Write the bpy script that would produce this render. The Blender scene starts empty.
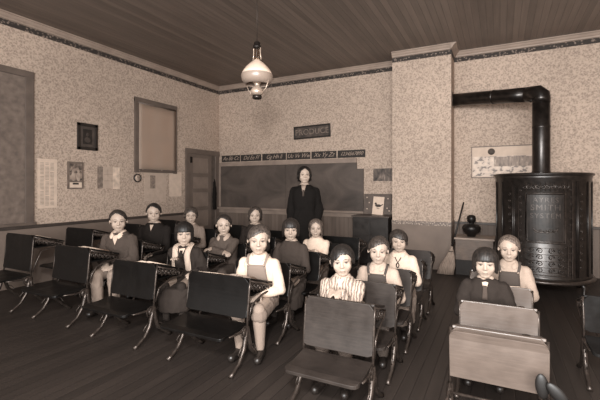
import bpy, bmesh, math, random
from mathutils import Vector, Matrix, noise
random.seed(7)
PI = math.pi
scn = bpy.context.scene
COL = scn.collection
V = Vector

# ------------------------------------------------------------------ materials
def lin(c): return tuple(((x/12.92) if x <= .04045 else ((x+.055)/1.055)**2.4) for x in c)
def sep(v):
    return lin((v, v*(.86+.045*v), v*(.79+.03*v))) + (1,)
_mats = {}
def nodes(name):
    m = bpy.data.materials.new(name); m.use_nodes = True
    nt = m.node_tree; b = nt.nodes['Principled BSDF']
    return m, nt, b
def N(nt, t, **kw):
    n = nt.nodes.new(t)
    for k, v in kw.items():
        if k in n.inputs: n.inputs[k].default_value = v
        else: setattr(n, k, v)
    return n
def ramp(nt, fac, stops, const=False):
    r = nt.nodes.new('ShaderNodeValToRGB'); cr = r.color_ramp
    if const: cr.interpolation = 'CONSTANT'
    while len(cr.elements) < len(stops): cr.elements.new(.5)
    for e, (p, c) in zip(cr.elements, stops): e.position = p; e.color = c
    nt.links.new(fac, r.inputs[0]); return r.outputs[0]
def coords(nt, scale=(1, 1, 1), kind='Object'):
    tc = nt.nodes.new('ShaderNodeTexCoord'); mp = nt.nodes.new('ShaderNodeMapping')
    mp.inputs['Scale'].default_value = scale
    nt.links.new(tc.outputs[kind], mp.inputs[0]); return mp.outputs[0]
def bump(nt, b, h, strength=.3, dist=.002):
    bp = nt.nodes.new('ShaderNodeBump'); bp.inputs['Strength'].default_value = strength; bp.inputs['Distance'].default_value = dist
    nt.links.new(h, bp.inputs['Height']); nt.links.new(bp.outputs[0], b.inputs['Normal'])
def plain(v, rough=.6, var=.12, scale=12, metal=0, spec=.5, stretch=(1, 1, 1), bmp=0):
    key = (v, rough, var, scale, metal, spec, stretch, bmp)
    if key in _mats: return _mats[key]
    m, nt, b = nodes('surface')
    n = N(nt, 'ShaderNodeTexNoise', Scale=scale, Detail=6.0)
    nt.links.new(coords(nt, stretch), n.inputs['Vector'])
    nt.links.new(ramp(nt, n.outputs[0], [(.3, sep(max(.01, v*(1-var)))), (.7, sep(min(1, v*(1+var))))]), b.inputs['Base Color'])
    b.inputs['Roughness'].default_value = rough; b.inputs['Metallic'].default_value = metal
    b.inputs['Specular IOR Level'].default_value = spec
    if bmp: bump(nt, b, n.outputs[0], bmp, .004)
    _mats[key] = m; return m
def wood(v, rough=.35, stretch=(2, 22, 22), var=.22, spec=.5, scratch=True):
    key = ('w', v, rough, stretch, var, spec)
    if key in _mats: return _mats[key]
    m, nt, b = nodes('wood')
    co = coords(nt, stretch)
    n = N(nt, 'ShaderNodeTexNoise', Scale=5.0, Detail=8.0, Roughness=.65); nt.links.new(co, n.inputs['Vector'])
    n2 = N(nt, 'ShaderNodeTexNoise', Scale=9.0, Detail=5.0); nt.links.new(coords(nt), n2.inputs['Vector'])
    mx = N(nt, 'ShaderNodeMix', data_type='FLOAT'); mx.inputs[0].default_value = .45
    nt.links.new(n.outputs[0], mx.inputs[2]); nt.links.new(n2.outputs[0], mx.inputs[3])
    nt.links.new(ramp(nt, mx.outputs[0], [(.32, sep(v*(1-var))), (.5, sep(v)), (.68, sep(min(1, v*(1+var))))]), b.inputs['Base Color'])
    nt.links.new(ramp(nt, n2.outputs[0], [(.3, (rough*.8,)*3+(1,)), (.7, (min(1, rough*1.3),)*3+(1,))]), b.inputs['Roughness'])
    b.inputs['Specular IOR Level'].default_value = spec
    bump(nt, b, n.outputs[0], .12, .001)
    _mats[key] = m; return m
def wallpaper_mat():
    m, nt, b = nodes('wallpaper')
    co = coords(nt)
    n = N(nt, 'ShaderNodeTexNoise', Scale=30.0, Detail=3.0, Roughness=.6, Distortion=1.2); nt.links.new(co, n.inputs['Vector'])
    n2 = N(nt, 'ShaderNodeTexVoronoi', Scale=34.0); nt.links.new(co, n2.inputs['Vector'])
    n3 = N(nt, 'ShaderNodeTexNoise', Scale=.9, Detail=3.0); nt.links.new(co, n3.inputs['Vector'])
    mx = N(nt, 'ShaderNodeMix', data_type='FLOAT'); mx.inputs[0].default_value = .3
    nt.links.new(n.outputs[0], mx.inputs[2]); nt.links.new(n2.outputs[0], mx.inputs[3])
    base = ramp(nt, mx.outputs[0], [(.34, sep(.61)), (.43, sep(.67)), (.50, sep(.74)), (.6, sep(.79))])
    mm = N(nt, 'ShaderNodeMix', data_type='RGBA', blend_type='MULTIPLY'); mm.inputs[0].default_value = 1
    nt.links.new(base, mm.inputs[6]); nt.links.new(ramp(nt, n3.outputs[0], [(.35, (.88, .88, .88, 1)), (.65, (1, 1, 1, 1))]), mm.inputs[7])
    nt.links.new(mm.outputs[2], b.inputs['Base Color'])
    b.inputs['Roughness'].default_value = .85; b.inputs['Specular IOR Level'].default_value = .2
    return m
def border_mat():
    m, nt, b = nodes('paper_border')
    n = N(nt, 'ShaderNodeTexVoronoi', Scale=26.0); nt.links.new(coords(nt), n.inputs['Vector'])
    nt.links.new(ramp(nt, n.outputs[0], [(.25, sep(.52)), (.38, sep(.24)), (.7, sep(.20))]), b.inputs['Base Color'])
    b.inputs['Roughness'].default_value = .8
    return m
def board_mat(v, axis, pitch, rough, spec, var=.15, groove=.5):
    """tongue and groove boards; grooves perpendicular to axis"""
    m, nt, b = nodes('boards')
    tc = nt.nodes.new('ShaderNodeTexCoord'); sx = nt.nodes.new('ShaderNodeSeparateXYZ'); nt.links.new(tc.outputs['Object'], sx.inputs[0])
    d = N(nt, 'ShaderNodeMath', operation='DIVIDE'); d.inputs[1].default_value = pitch; nt.links.new(sx.outputs[axis], d.inputs[0])
    fr = N(nt, 'ShaderNodeMath', operation='FRACT'); nt.links.new(d.outputs[0], fr.inputs[0])
    fl = N(nt, 'ShaderNodeMath', operation='FLOOR'); nt.links.new(d.outputs[0], fl.inputs[0])
    wn = N(nt, 'ShaderNodeTexWhiteNoise', noise_dimensions='1D'); nt.links.new(fl.outputs[0], wn.inputs['W'])
    st = [1, 1, 1]; st[axis] = 12; st2 = [12*.2]*3; st2[axis] = 14
    n = N(nt, 'ShaderNodeTexNoise', Scale=1.6, Detail=7.0); nt.links.new(coords(nt, tuple(st)), n.inputs['Vector'])
    mx = N(nt, 'ShaderNodeMix', data_type='FLOAT'); mx.inputs[0].default_value = .35
    nt.links.new(n.outputs[0], mx.inputs[2]); nt.links.new(wn.outputs[0], mx.inputs[3])
    col = ramp(nt, mx.outputs[0], [(.25, sep(v*(1-var))), (.7, sep(v*(1+var)))])
    g = ramp(nt, fr.outputs[0], [(0, (0, 0, 0, 1)), (.07, (1, 1, 1, 1)), (.93, (1, 1, 1, 1)), (1, (0, 0, 0, 1))])
    g2 = ramp(nt, fr.outputs[0], [(0, (groove,)*3+(1,)), (.07, (1, 1, 1, 1)), (.93, (1, 1, 1, 1)), (1, (groove,)*3+(1,))])
    mm = N(nt, 'ShaderNodeMix', data_type='RGBA', blend_type='MULTIPLY'); mm.inputs[0].default_value = 1
    nt.links.new(col, mm.inputs[6]); nt.links.new(g2, mm.inputs[7]); nt.links.new(mm.outputs[2], b.inputs['Base Color'])
    b.inputs['Roughness'].default_value = rough; b.inputs['Specular IOR Level'].default_value = spec
    bump(nt, b, g, .6, .004)
    return m
def stripes(va, vb, scale, axis='X', rough=.85, distort=0.0, hard=.5):
    m, nt, b = nodes('striped_cloth')
    w = N(nt, 'ShaderNodeTexWave', Scale=scale, Distortion=distort, bands_direction=axis)
    w.inputs['Detail Scale'].default_value = 1.5
    nt.links.new(coords(nt), w.inputs['Vector'])
    nt.links.new(ramp(nt, w.outputs[0], [(hard-.1, sep(va)), (hard+.1, sep(vb))]), b.inputs['Base Color'])
    b.inputs['Roughness'].default_value = rough
    return m
def cloth(v, bm_=.4): return plain(v, .92, .05, 160, 0, .15, (1, 1, 1), bm_)
def glass_mat(v=.8, rough=.05):
    m, nt, b = nodes('glass'); b.inputs['Base Color'].default_value = sep(v)
    b.inputs['Transmission Weight'].default_value = 1; b.inputs['Roughness'].default_value = rough; b.inputs['IOR'].default_value = 1.45
    return m
SKIN = plain(.68, .5, .04, 8, 0, .35)
LIP = plain(.52, .5, .05); EYEW = plain(.52, .3, .03); IRIS = plain(.12, .25, .05); BROW = plain(.34, .9, .1)
IRON = plain(.28, .32, .25, 30, .55, .6, (1, 1, 1), .3)
PAPER = plain(.86, .9, .04); PAPER2 = plain(.76, .9, .06, 20)
WP = wallpaper_mat(); BORDER = border_mat()

# ------------------------------------------------------------------ mesh tools
class MB:
    def __init__(s): s.v = []; s.f = []; s.sm = []
    def add(s, vs, fs, smooth=True):
        o = len(s.v); s.v += [V(p) for p in vs]; s.f += [tuple(i+o for i in f) for f in fs]; s.sm += [smooth]*len(fs); return s
    def box(s, lo, hi, mat=None, bev=0):
        x0, y0, z0 = lo; x1, y1, z1 = hi
        bm = bmesh.new(); bmesh.ops.create_cube(bm, size=1)
        for v in bm.verts: v.co = V((x0+(v.co.x+.5)*(x1-x0), y0+(v.co.y+.5)*(y1-y0), z0+(v.co.z+.5)*(z1-z0)))
        if bev: bmesh.ops.bevel(bm, geom=bm.edges[:], offset=bev, segments=2, profile=.5, affect='EDGES')
        if mat: bm.transform(mat)
        s.frombm(bm, False); return s
    def frombm(s, bm, smooth=True):
        bm.verts.index_update(); s.add([v.co.copy() for v in bm.verts], [[v.index for v in f.verts] for f in bm.faces], smooth); bm.free(); return s
    def merge(s, o, mat=None):
        s.add([(mat @ p if mat else p) for p in o.v], o.f); s.sm[-len(o.f):] = o.sm; return s
    def tube(s, pts, r, seg=8, closed=False, cap=True, flat=None):
        pts = [V(p) for p in pts]; n = len(pts)
        rs = r if isinstance(r, (list, tuple)) else [r]*n
        vs = []; up = None
        for i, p in enumerate(pts):
            a = pts[i-1] if (i > 0 or closed) else p; b = pts[(i+1) % n] if (i < n-1 or closed) else p
            t = (b-a)
            t = t.normalized() if t.length > 1e-9 else V((0, 0, 1))
            if up is None:
                up = V((1, 0, 0)) if abs(t.x) < .8 else V((0, 0, 1))
            u = (up-t*up.dot(t)).normalized(); w = t.cross(u); up = u
            for k in range(seg):
                a_ = 2*PI*k/seg; vs.append(p+u*math.cos(a_)*rs[i]*(flat or 1)+w*math.sin(a_)*rs[i])
        fs = []
        for i in range(n if closed else n-1):
            j = (i+1) % n
            for k in range(seg):
                l = (k+1) % seg; fs.append((i*seg+k, i*seg+l, j*seg+l, j*seg+k))
        if cap and not closed:
            fs.append(tuple(range(seg-1, -1, -1))); fs.append(tuple((n-1)*seg+k for k in range(seg)))
        return s.add(vs, fs)
    def lathe(s, prof, c=(0, 0, 0), seg=40, cap=True, mat=None):
        vs = []; fs = []; n = len(prof)
        for (r, z) in prof:
            for k in range(seg):
                a = 2*PI*k/seg; p = V((c[0]+r*math.cos(a), c[1]+r*math.sin(a), c[2]+z)); vs.append(mat @ p if mat else p)
        for i in range(n-1):
            for k in range(seg):
                l = (k+1) % seg; fs.append((i*seg+k, i*seg+l, (i+1)*seg+l, (i+1)*seg+k))
        if cap: fs.append(tuple(range(seg-1, -1, -1))); fs.append(tuple((n-1)*seg+k for k in range(seg)))
        return s.add(vs, fs)
    def ell(s, c, r, rot=None, seg=20, ring=12):
        c = V(c); vs = [V((0, 0, -1))]; fs = []
        for i in range(1, ring):
            th = PI*i/ring
            for k in range(seg):
                a = 2*PI*k/seg; vs.append(V((math.sin(th)*math.cos(a), math.sin(th)*math.sin(a), -math.cos(th))))
        vs.append(V((0, 0, 1))); L = len(vs)-1
        for k in range(seg):
            l = (k+1) % seg
            fs.append((0, 1+l, 1+k)); fs.append((L, L-seg+k, L-seg+l))
            for i in range(ring-2): fs.append((1+i*seg+k, 1+i*seg+l, 1+(i+1)*seg+l, 1+(i+1)*seg+k))
        out = []
        for p in vs:
            q = V((p.x*r[0], p.y*r[1], p.z*r[2]))
            if rot: q = rot @ q
            out.append(q+c)
        return s.add(out, fs)
    def cap(s, a, b, ra, rb, seg=14):
        a = V(a); b = V(b); d = b-a; L = d.length
        if L < 1e-6: return s.ell(a, (ra,)*3)
        t = d/L; pts = []; rs = []
        for i in range(6):
            th = PI/2*i/5; pts.append(a-t*ra*math.cos(th)); rs.append(max(ra*math.sin(th), ra*.02))
        for i in range(6):
            th = PI/2*i/5; pts.append(b+t*rb*math.sin(th)); rs.append(max(rb*math.cos(th), rb*.02))
        return s.tube(pts, rs, seg)
    def chain(s, pts, rs):
        for i in range(len(pts)-1): s.cap(pts[i], pts[i+1], rs[i], rs[i+1])
        return s
    def loft(s, rings, seg=28, e=2.4):
        """rings: (centre, rx, ry) in horizontal planes unless a rotation matrix is the fourth item"""
        vs = []; fs = []; n = len(rings)
        for rg in rings:
            c, rx, ry = V(rg[0]), rg[1], rg[2]; R = rg[3] if len(rg) > 3 else None
            for k in range(seg):
                a = 2*PI*k/seg; ca, sa = math.cos(a), math.sin(a)
                p = V((math.copysign(abs(ca)**(2/e), ca)*rx, math.copysign(abs(sa)**(2/e), sa)*ry, 0))
                if R: p = R @ p
                vs.append(c+p)
        for i in range(n-1):
            for k in range(seg):
                l = (k+1) % seg; fs.append((i*seg+k, i*seg+l, (i+1)*seg+l, (i+1)*seg+k))
        fs.append(tuple(range(seg-1, -1, -1))); fs.append(tuple((n-1)*seg+k for k in range(seg)))
        return s.add(vs, fs)
    def mesh(s, name):
        me = bpy.data.meshes.new(name); me.from_pydata([tuple(p) for p in s.v], [], s.f); me.update()
        me.polygons.foreach_set('use_smooth', s.sm)
        bm = bmesh.new(); bm.from_mesh(me); bmesh.ops.recalc_face_normals(bm, faces=bm.faces[:]); bm.to_mesh(me); bm.free()
        return me
    def build(s, name, mat, parent=None, mats=None):
        me = s.mesh(name); me.materials.append(mat)
        o = bpy.data.objects.new(name, me); COL.objects.link(o)
        if parent: o.parent = parent
        return o
def remeshed(mb, voxel, smooth=3, fold=0, fscale=14, ffac=.5):
    me = mb.mesh('tmp'); o = bpy.data.objects.new('tmp', me); COL.objects.link(o)
    r = o.modifiers.new('r', 'REMESH'); r.mode = 'VOXEL'; r.voxel_size = voxel; r.use_smooth_shade = True
    if smooth: sm = o.modifiers.new('s', 'SMOOTH'); sm.factor = ffac; sm.iterations = smooth
    dg = bpy.context.evaluated_depsgraph_get(); dg.update()
    out = bpy.data.meshes.new_from_object(o.evaluated_get(dg))
    bpy.data.objects.remove(o); bpy.data.meshes.remove(me)
    if fold:
        nr = [v.normal.copy() for v in out.vertices]
        for v, n in zip(out.vertices, nr):
            q = v.co*fscale
            v.co += n*(noise.noise(V((q.x*1.6, q.y*1.6, q.z*.7+2*noise.noise(q*.5))))*fold+noise.noise(q*2.7)*fold*.3)
    out.polygons.foreach_set('use_smooth', [True]*len(out.polygons)); out.update()
    return out
def link(name, me, mat, parent=None, loc=None):
    o = bpy.data.objects.new(name, me); me.name = name
    if mat and not me.materials: me.materials.append(mat)
    elif mat: me.materials.clear(); me.materials.append(mat)
    COL.objects.link(o)
    if parent: o.parent = parent
    if loc: o.location = loc
    return o
def tag(o, label=None, cat=None, group=None, kind=None):
    if label: o['label'] = label
    if cat: o['category'] = cat
    if group: o['group'] = group
    if kind: o['kind'] = kind
    return o
def empty(name, loc=(0, 0, 0), rz=0):
    o = bpy.data.objects.new(name, None); COL.objects.link(o); o.location = loc; o.rotation_euler = (0, 0, rz); o.empty_display_size = .1; return o
def struct(name, mb, mat): return tag(mb.build(name, mat), kind='structure')
def copy_tree(o, parent=None):
    c = o.copy(); COL.objects.link(c)
    if parent: c.parent = parent
    for ch in [x for x in COL.objects if x.parent == o]: copy_tree(ch, c)
    return c
def text_mb(txt, size, ext=.002, shear=0, spacing=1.0):
    cu = bpy.data.curves.new('t', 'FONT'); cu.body = txt; cu.size = size; cu.extrude = ext; cu.align_x = 'CENTER'; cu.align_y = 'CENTER'; cu.shear = shear
    cu.space_character = spacing; cu.resolution_u = 3
    o = bpy.data.objects.new('t', cu); COL.objects.link(o)
    dg = bpy.context.evaluated_depsgraph_get(); dg.update()
    me = bpy.data.meshes.new_from_object(o.evaluated_get(dg))
    mb = MB(); mb.add([v.co.copy() for v in me.vertices], [tuple(p.vertices) for p in me.polygons], False)
    bpy.data.objects.remove(o); bpy.data.meshes.remove(me); return mb
# text planes: on the back wall (facing -Y) and left wall (facing +X)
TB = Matrix.Rotation(PI/2, 4, 'X')
TL = Matrix.Rotation(PI/2, 4, 'Z') @ Matrix.Rotation(PI/2, 4, 'X')

# ------------------------------------------------------------------ room (metres; camera stands at the origin)
WX, BY, CH = -5.98, 7.12, 3.74       # left wall, back wall, ceiling
RX, FY = 2.7, -2.2
CX0, CX1, CY = -1.70, -.72, 6.65     # chimney breast
struct('floor', MB().box((WX-.15, FY, -.1), (RX+.15, BY+.15, 0)), board_mat(.205, 0, .09, .5, .35, .12, .82))
struct('ceiling', MB().box((WX-.15, FY, CH), (RX+.15, BY+.15, CH+.1)), board_mat(.42, 0, .085, .42, .5, .12, .55))
WY0, WY1, WZ0, WZ1 = 4.86, 5.70, 1.70, 2.95
lw = MB()
lw.box((WX-.15, FY, 0), (WX, WY0, CH)); lw.box((WX-.15, WY1, 0), (WX, BY+.15, CH))
lw.box((WX-.15, WY0, 0), (WX, WY1, WZ0)); lw.box((WX-.15, WY0, WZ1), (WX, WY1, CH))
struct('wall_left', lw, WP)
struct('wall_back', MB().box((WX, BY, 0), (RX+.15, BY+.15, CH)), WP)
struct('wall_right', MB().box((RX, FY, 0), (RX+.15, BY, CH)), WP)
struct('wall_chimney', MB().box((CX0, CY, 0), (CX1, BY, CH)), WP)
WAIN = board_mat(.42, 1, .08, .6, .3, .1, .6); WAINB = board_mat(.44, 0, .09, .6, .3, .1, .6)
DADO = plain(.49, .6, .06, 3, 0, .3)
struct('trim_1', MB().box((WX, FY, 0), (WX+.015, 6.02, .80)), DADO)
struct('trim_2', MB().box((WX, FY, .80), (WX+.04, 6.02, .845), bev=.006), plain(.26, .5, .1))
struct('trim_3', MB().box((-2.42, BY-.015, 0), (CX0, BY, .79)).box((CX1, BY-.015, 0), (RX, BY, .74)).box((-5.98, BY-.015, 0), (-2.42, BY, .80)), WAINB)
struct('trim_4', MB().box((CX1, BY-.04, .74), (RX, BY, .78), bev=.006), plain(.30, .5, .1))
struct('trim_5', MB().box((CX0-.006, CY-.008, 0), (CX1+.006, CY, .735)).box((CX1, CY-.008, 0), (CX1+.008, BY-.02, .735)), DADO)
def border2():
    m, nt, b = nodes('dado_border')
    n = N(nt, 'ShaderNodeTexVoronoi', Scale=34.0); nt.links.new(coords(nt), n.inputs['Vector'])
    nt.links.new(ramp(nt, n.outputs[0], [(.2, sep(.72)), (.45, sep(.5)), (.7, sep(.42))]), b.inputs['Base Color']); return m
B2 = border2()
struct('trim_6', MB().box((CX0-.008, CY-.012, .735), (CX1+.008, CY, .80)).box((CX1, CY-.012, .735), (CX1+.012, BY-.02, .80)), B2)
# crown moulding and printed border under the ceiling
def crown(name, a, b, inward):
    a = V(a); b = V(b); n = V(inward); mb = MB()
    prof = [(0, 0), (.085, 0), (.085, -.014), (.065, -.022), (.05, -.045), (.03, -.062), (.028, -.08), (.014, -.086), (0, -.09)]
    vs = []
    for p in (a, b):
        for (d, z) in prof: vs.append(p+n*d+V((0, 0, CH+z)))
    k = len(prof)
    fs = [(i, i+1, k+i+1, k+i) for i in range(k-1)] + [tuple(range(k)), tuple(range(2*k-1, k-1, -1))]
    mb.add(vs, fs, False); return struct(name, mb, CROWN)
CROWN = plain(.62, .5, .06, 5)
crown('trim_7', (WX, FY, 0), (WX, BY, 0), (1, 0, 0)); crown('trim_8', (WX, BY, 0), (CX0, BY, 0), (0, -1, 0))
crown('trim_9', (CX0, CY, 0), (CX1, CY, 0), (0, -1, 0)); crown('trim_10', (CX1, CY-.085, 0), (CX1, BY, 0), (1, 0, 0))
crown('trim_11', (CX1, BY, 0), (RX, BY, 0), (0, -1, 0)); crown('trim_12', (RX, FY, 0), (RX, BY, 0), (-1, 0, 0))
bd = MB(); z0, z1 = CH-.165, CH-.09
bd.box((WX, FY, z0), (WX+.006, BY, z1)); bd.box((WX, BY-.006, z0), (CX0, BY, z1)); bd.box((CX0, CY-.006, z0), (CX1+.006, CY, z1))
bd.box((CX1, CY, z0), (CX1+.006, BY, z1)); bd.box((CX1, BY-.006, z0), (RX, BY, z1))
struct('trim_13', bd, BORDER)
# window in the left wall with its drawn shade
DT = plain(.40, .5, .08, 6)
wf = empty('window_1', (WX, 0, 0)); tag(wf, kind='structure')
m = MB()
m.box((-.02, WY0-.09, WZ0-.05), (.03, WY0, WZ1+.07), bev=.004); m.box((-.02, WY1, WZ0-.05), (.03, WY1+.08, WZ1+.07), bev=.004)
m.box((-.02, WY0-.09, WZ1), (.035, WY1+.08, WZ1+.085), bev=.004); m.box((-.14, WY0, WZ0-.04), (.05, WY1, WZ0), bev=.004)
m.build('window_frame', DT, wf)
m = MB(); ym = (WY0+WY1)/2
for y in (WY0, ym-.02, WY1-.04): m.box((-.02, y, WZ0), (.012, y+.04, WZ1))
for z in (WZ0, WZ0+.6, WZ1-.04): m.box((-.02, WY0, z), (.012, WY1, z+.04))
m.build('sash', plain(.5, .5), wf)
m = MB().box((-.008, WY0, WZ0), (-.004, WY1, WZ1)); m.build('pane', glass_mat(.9), wf)
def shade_mat():
    mt, nt, b = nodes('shade_cloth'); b.inputs['Base Color'].default_value = sep(.76); b.inputs['Roughness'].default_value = .8
    tr = N(nt, 'ShaderNodeBsdfTranslucent'); tr.inputs[0].default_value = sep(.85)
    mx = N(nt, 'ShaderNodeMixShader'); mx.inputs[0].default_value = .4
    nt.links.new(b.outputs[0], mx.inputs[1]); nt.links.new(tr.outputs[0], mx.inputs[2])
    nt.links.new(mx.outputs[0], nt.nodes['Material Output'].inputs[0]); return mt
sh = empty('window_shade', (WX+.036, 0, 0)); tag(sh, 'drawn tan roller shade hanging over the left wall window', 'shade')
vs = []; fs = []
for i in range(13):
    for j in range(9):
        z = WZ1-.02-(WZ1-1.70)*j/8
        vs.append((.004*math.sin(i*1.1)+.003*math.sin(j*.9+i), WY0-.01+(WY1-WY0+.04)*i/12, z))
for i in range(12):
    for j in range(8): fs.append((i*9+j, (i+1)*9+j, (i+1)*9+j+1, i*9+j+1))
o = MB().add(vs, fs).build('shade_cloth', shade_mat(), sh); o.modifiers.new('t', 'SOLIDIFY').thickness = .002
MB().tube([(.0, WY0-.02, WZ1-.01), (.0, WY1+.03, WZ1-.01)], .018).build('roller', plain(.4, .5), sh)
MB().box((-.006, WY0-.01, 1.69), (.008, WY1+.03, 1.715), bev=.003).build('hem_slat', plain(.38, .6), sh)
# second window trim at the left edge of the view
m = MB(); m.box((0, 2.98, .86), (.035, 3.09, 3.02), bev=.005); m.box((0, 1.95, .86), (.035, 2.06, 3.02), bev=.005); m.box((0, 1.95, 2.93), (.04, 3.09, 3.02), bev=.005); m.box((0, 1.93, .845), (.06, 3.11, .885), bev=.005)
w2 = empty('window_2', (WX, 0, 0)); tag(w2, kind='structure'); m.build('window_frame', DT, w2)
m = MB().box((.002, 2.06, .885), (.012, 2.98, 2.93)); m.build('shade_cloth', plain(.45, .8), w2)
# door, left wall by the corner
dr = empty('door_1', (WX, 0, 0)); tag(dr, kind='structure')
DV = plain(.42, .5, .07, 5)
m = MB(); m.box((0, 6.02, 0), (.035, 6.14, 2.12), bev=.005); m.box((0, 6.96, 0), (.035, 7.08, 2.12), bev=.005); m.box((0, 6.02, 2.10), (.04, 7.10, 2.21), bev=.006)
m.build('door_frame', DV, dr)
m = MB()
m.box((.002, 6.14, .0), (.02, 6.24, 2.10)); m.box((.002, 6.72, .0), (.02, 6.83, 2.10))
for z in (.0, .42, .86, 1.26, 1.60, 2.02): m.box((.002, 6.24, z), (.019, 6.72, z+.085))
m.build('door_leaf', plain(.44, .5, .06, 5), dr)
m = MB()
for z0_, z1_ in ((.085, .42), (.505, .86), (.945, 1.26), (1.345, 1.60), (1.685, 2.02)): m.box((.002, 6.24, z0_), (.008, 6.72, z1_))
m.build('door_panels', plain(.52, .5, .05, 5), dr)
MB().box((.002, 6.83, 0), (.008, 6.96, 2.10)).build('door_gap', plain(.36, .7), dr)
MB().box((.02, 6.16, 1.90), (.045, 6.20, 2.03), bev=.004).build('latch', plain(.15, .4, .1, 10, .6), dr)
# coat hanging at the door edge
mb = MB(); mb.loft([((0, 0, .0), .03, .05), ((0, 0, .25), .035, .06), ((0, 0, .5), .03, .045), ((0, 0, .62), .02, .03), ((0, 0, .70), .008, .01)], 16)
tag(link('coat', remeshed(mb, .01, 2, .012), cloth(.12), None, (WX+.07, 6.88, .86)), 'dark coat hanging beside the panelled door', 'coat')

# ------------------------------------------------------------------ blackboard wall
bb = empty('blackboard', (0, BY, 0)); tag(bb, 'long slate blackboard on the back wall behind the teacher', 'blackboard')
def slate():
    mt, nt, b = nodes('slate'); n = N(nt, 'ShaderNodeTexNoise', Scale=1.3, Detail=6.0, Roughness=.6, Distortion=.8); nt.links.new(coords(nt, (1, 1, 1.4)), n.inputs['Vector'])
    nt.links.new(ramp(nt, n.outputs[0], [(.35, sep(.24)), (.68, sep(.38))]), b.inputs['Base Color']); b.inputs['Roughness'].default_value = .6; return mt
MB().box((-5.90, -.03, .90), (-4.13, -.005, 1.87)).box((-4.125, -.03, .90), (-2.52, -.005, 1.87)).box((-2.522, -.03, .90), (-2.38, -.005, 1.74)).build('slate_panel', slate(), bb)
BT = plain(.56, .55, .07, 6); BT2 = plain(.46, .55, .07, 6)
MB().box((-5.95, -.045, 1.86), (-2.52, 0, 1.95), bev=.006).build('top_rail', BT, bb)
MB().box((-5.97, -.045, .92), (-5.90, 0, 1.87), bev=.005).build('side_rail', BT, bb)
MB().box((-5.97, -.11, .865), (-2.36, 0, .91), bev=.006).box((-5.97, -.04, .78), (-2.36, 0, .865), bev=.006).build('chalk_tray', BT, bb)
for i, (x, l) in enumerate(((-5.0, .08), (-3.4, .07))):
    tag(MB().tube([(x, BY-.07, .919), (x+l, BY-.07, .919)], .008).build('chalk', PAPER), ['stick of white chalk on the left of the blackboard tray', 'stick of white chalk on the tray right of the teacher'][i], 'chalk')
cards = [(-5.89, -5.36, 'Aa Bb Cc', 'leftmost of six'), (-5.335, -4.78, 'Dd Ee Ff', 'second from left'), (-4.745, -4.14, 'Gg Hh Ii', 'third from left'), (-4.115, -3.55, 'Uu Vv Ww', 'fourth from left'), (-3.52, -2.96, 'Xx Yy Zz', 'fifth from left'), (-2.93, -2.35, '1234567890', 'rightmost, showing numerals,')]
BLK = plain(.17, .7, .12)
CHALK = plain(.62, .9, .1)
for (a, b, t, w) in cards:
    c = empty('alphabet_card', ((a+b)/2, BY-.012, 2.04)); tag(c, 'black handwriting card, %s in the strip above the blackboard' % w, 'card', 'handwriting cards above the blackboard')
    hw = (b-a)/2
    MB().box((-hw, 0, -.075), (hw, .01, .075)).build('card_panel', BLK, c)
    MB().merge(text_mb(t, .125 if len(t) < 9 else .10, .001, .45, .95), Matrix.Translation((0, -.002, 0)) @ TB).build('lettering', CHALK, c)
sg = empty('framed_sign', (-3.505, BY-.03, 2.53)); tag(sg, 'small framed sign hung on the wall above the teacher', 'sign'); sg.rotation_euler = (0, math.radians(-1.5), 0)
m = MB(); W_, H_ = .42, .135
m.box((-W_, -.02, -H_), (W_, .02, -H_+.03), bev=.004).box((-W_, -.02, H_-.03), (W_, .02, H_), bev=.004).box((-W_, -.02, -H_), (-W_+.03, .02, H_), bev=.004).box((W_-.03, -.02, -H_), (W_, .02, H_), bev=.004)
m.build('frame', plain(.16, .4), sg)
MB().box((-W_+.03, .0, -H_+.03), (W_-.03, .01, H_-.03)).build('panel', plain(.28, .7, .35, 9), sg)
MB().merge(text_mb('PRODUCE', .17, .002, 0, 1.0), Matrix.Translation((0, -.003, 0)) @ TB).build('lettering', plain(.48, .8, .2, 20), sg)
def pic_mat(vals, scale, seed=0, stretch=(1, 1, 1)):
    mt, nt, b = nodes('print'); mp = coords(nt, stretch)
    n = N(nt, 'ShaderNodeTexNoise', Scale=scale, Detail=4.0, Distortion=.6); n.noise_dimensions = '4D'; n.inputs['W'].default_value = seed
    nt.links.new(mp, n.inputs['Vector'])
    k = len(vals); nt.links.new(ramp(nt, n.outputs[0], [(.3+.4*i/(k-1), sep(v)) for i, v in enumerate(vals)]), b.inputs['Base Color']); b.inputs['Roughness'].default_value = .6; return mt
p = empty('wall_picture', (-2.0, BY-.008, 1.615)); tag(p, 'small unframed dark landscape print on the wall left of the chimney', 'picture')
MB().box((-.19, 0, -.12), (.19, .008, .12)).build('print', pic_mat([.16, .3, .42, .6], 9, 3, (1.5, 1, .8)), p)
# cabinet with bulletin board and bird card
cb = empty('cabinet', (-2.10, BY-.27, 0)); tag(cb, 'dark low cabinet between the blackboard and the chimney', 'cabinet')
DK = wood(.17, .45, (9, 9, 1))
MB().box((-.33, -.23, .0), (.33, .23, .83), bev=.004).build('body', DK, cb)
MB().box((-.35, -.25, .83), (.35, .24, .86), bev=.006).build('top', wood(.30, .4), cb)
for sx in (-1, 1):
    d = MB().box((sx*.165-.155, -.245, .09), (sx*.165+.155, -.23, .80), bev=.004).build('door', DK, cb)
    MB().ell((sx*.03, -.255, .5), (.012,)*3).build('knob', IRON, d)
eb = empty('display_board', (-2.085, BY-.10, .862)); tag(eb, 'brown display board leaning at the wall on top of the dark cabinet', 'board'); eb.rotation_euler = (math.radians(-8), 0, 0)
MB().box((-.27, -.012, 0), (.27, .012, .39), bev=.003).build('panel', plain(.37, .7, .1), eb)
m = MB()
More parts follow.
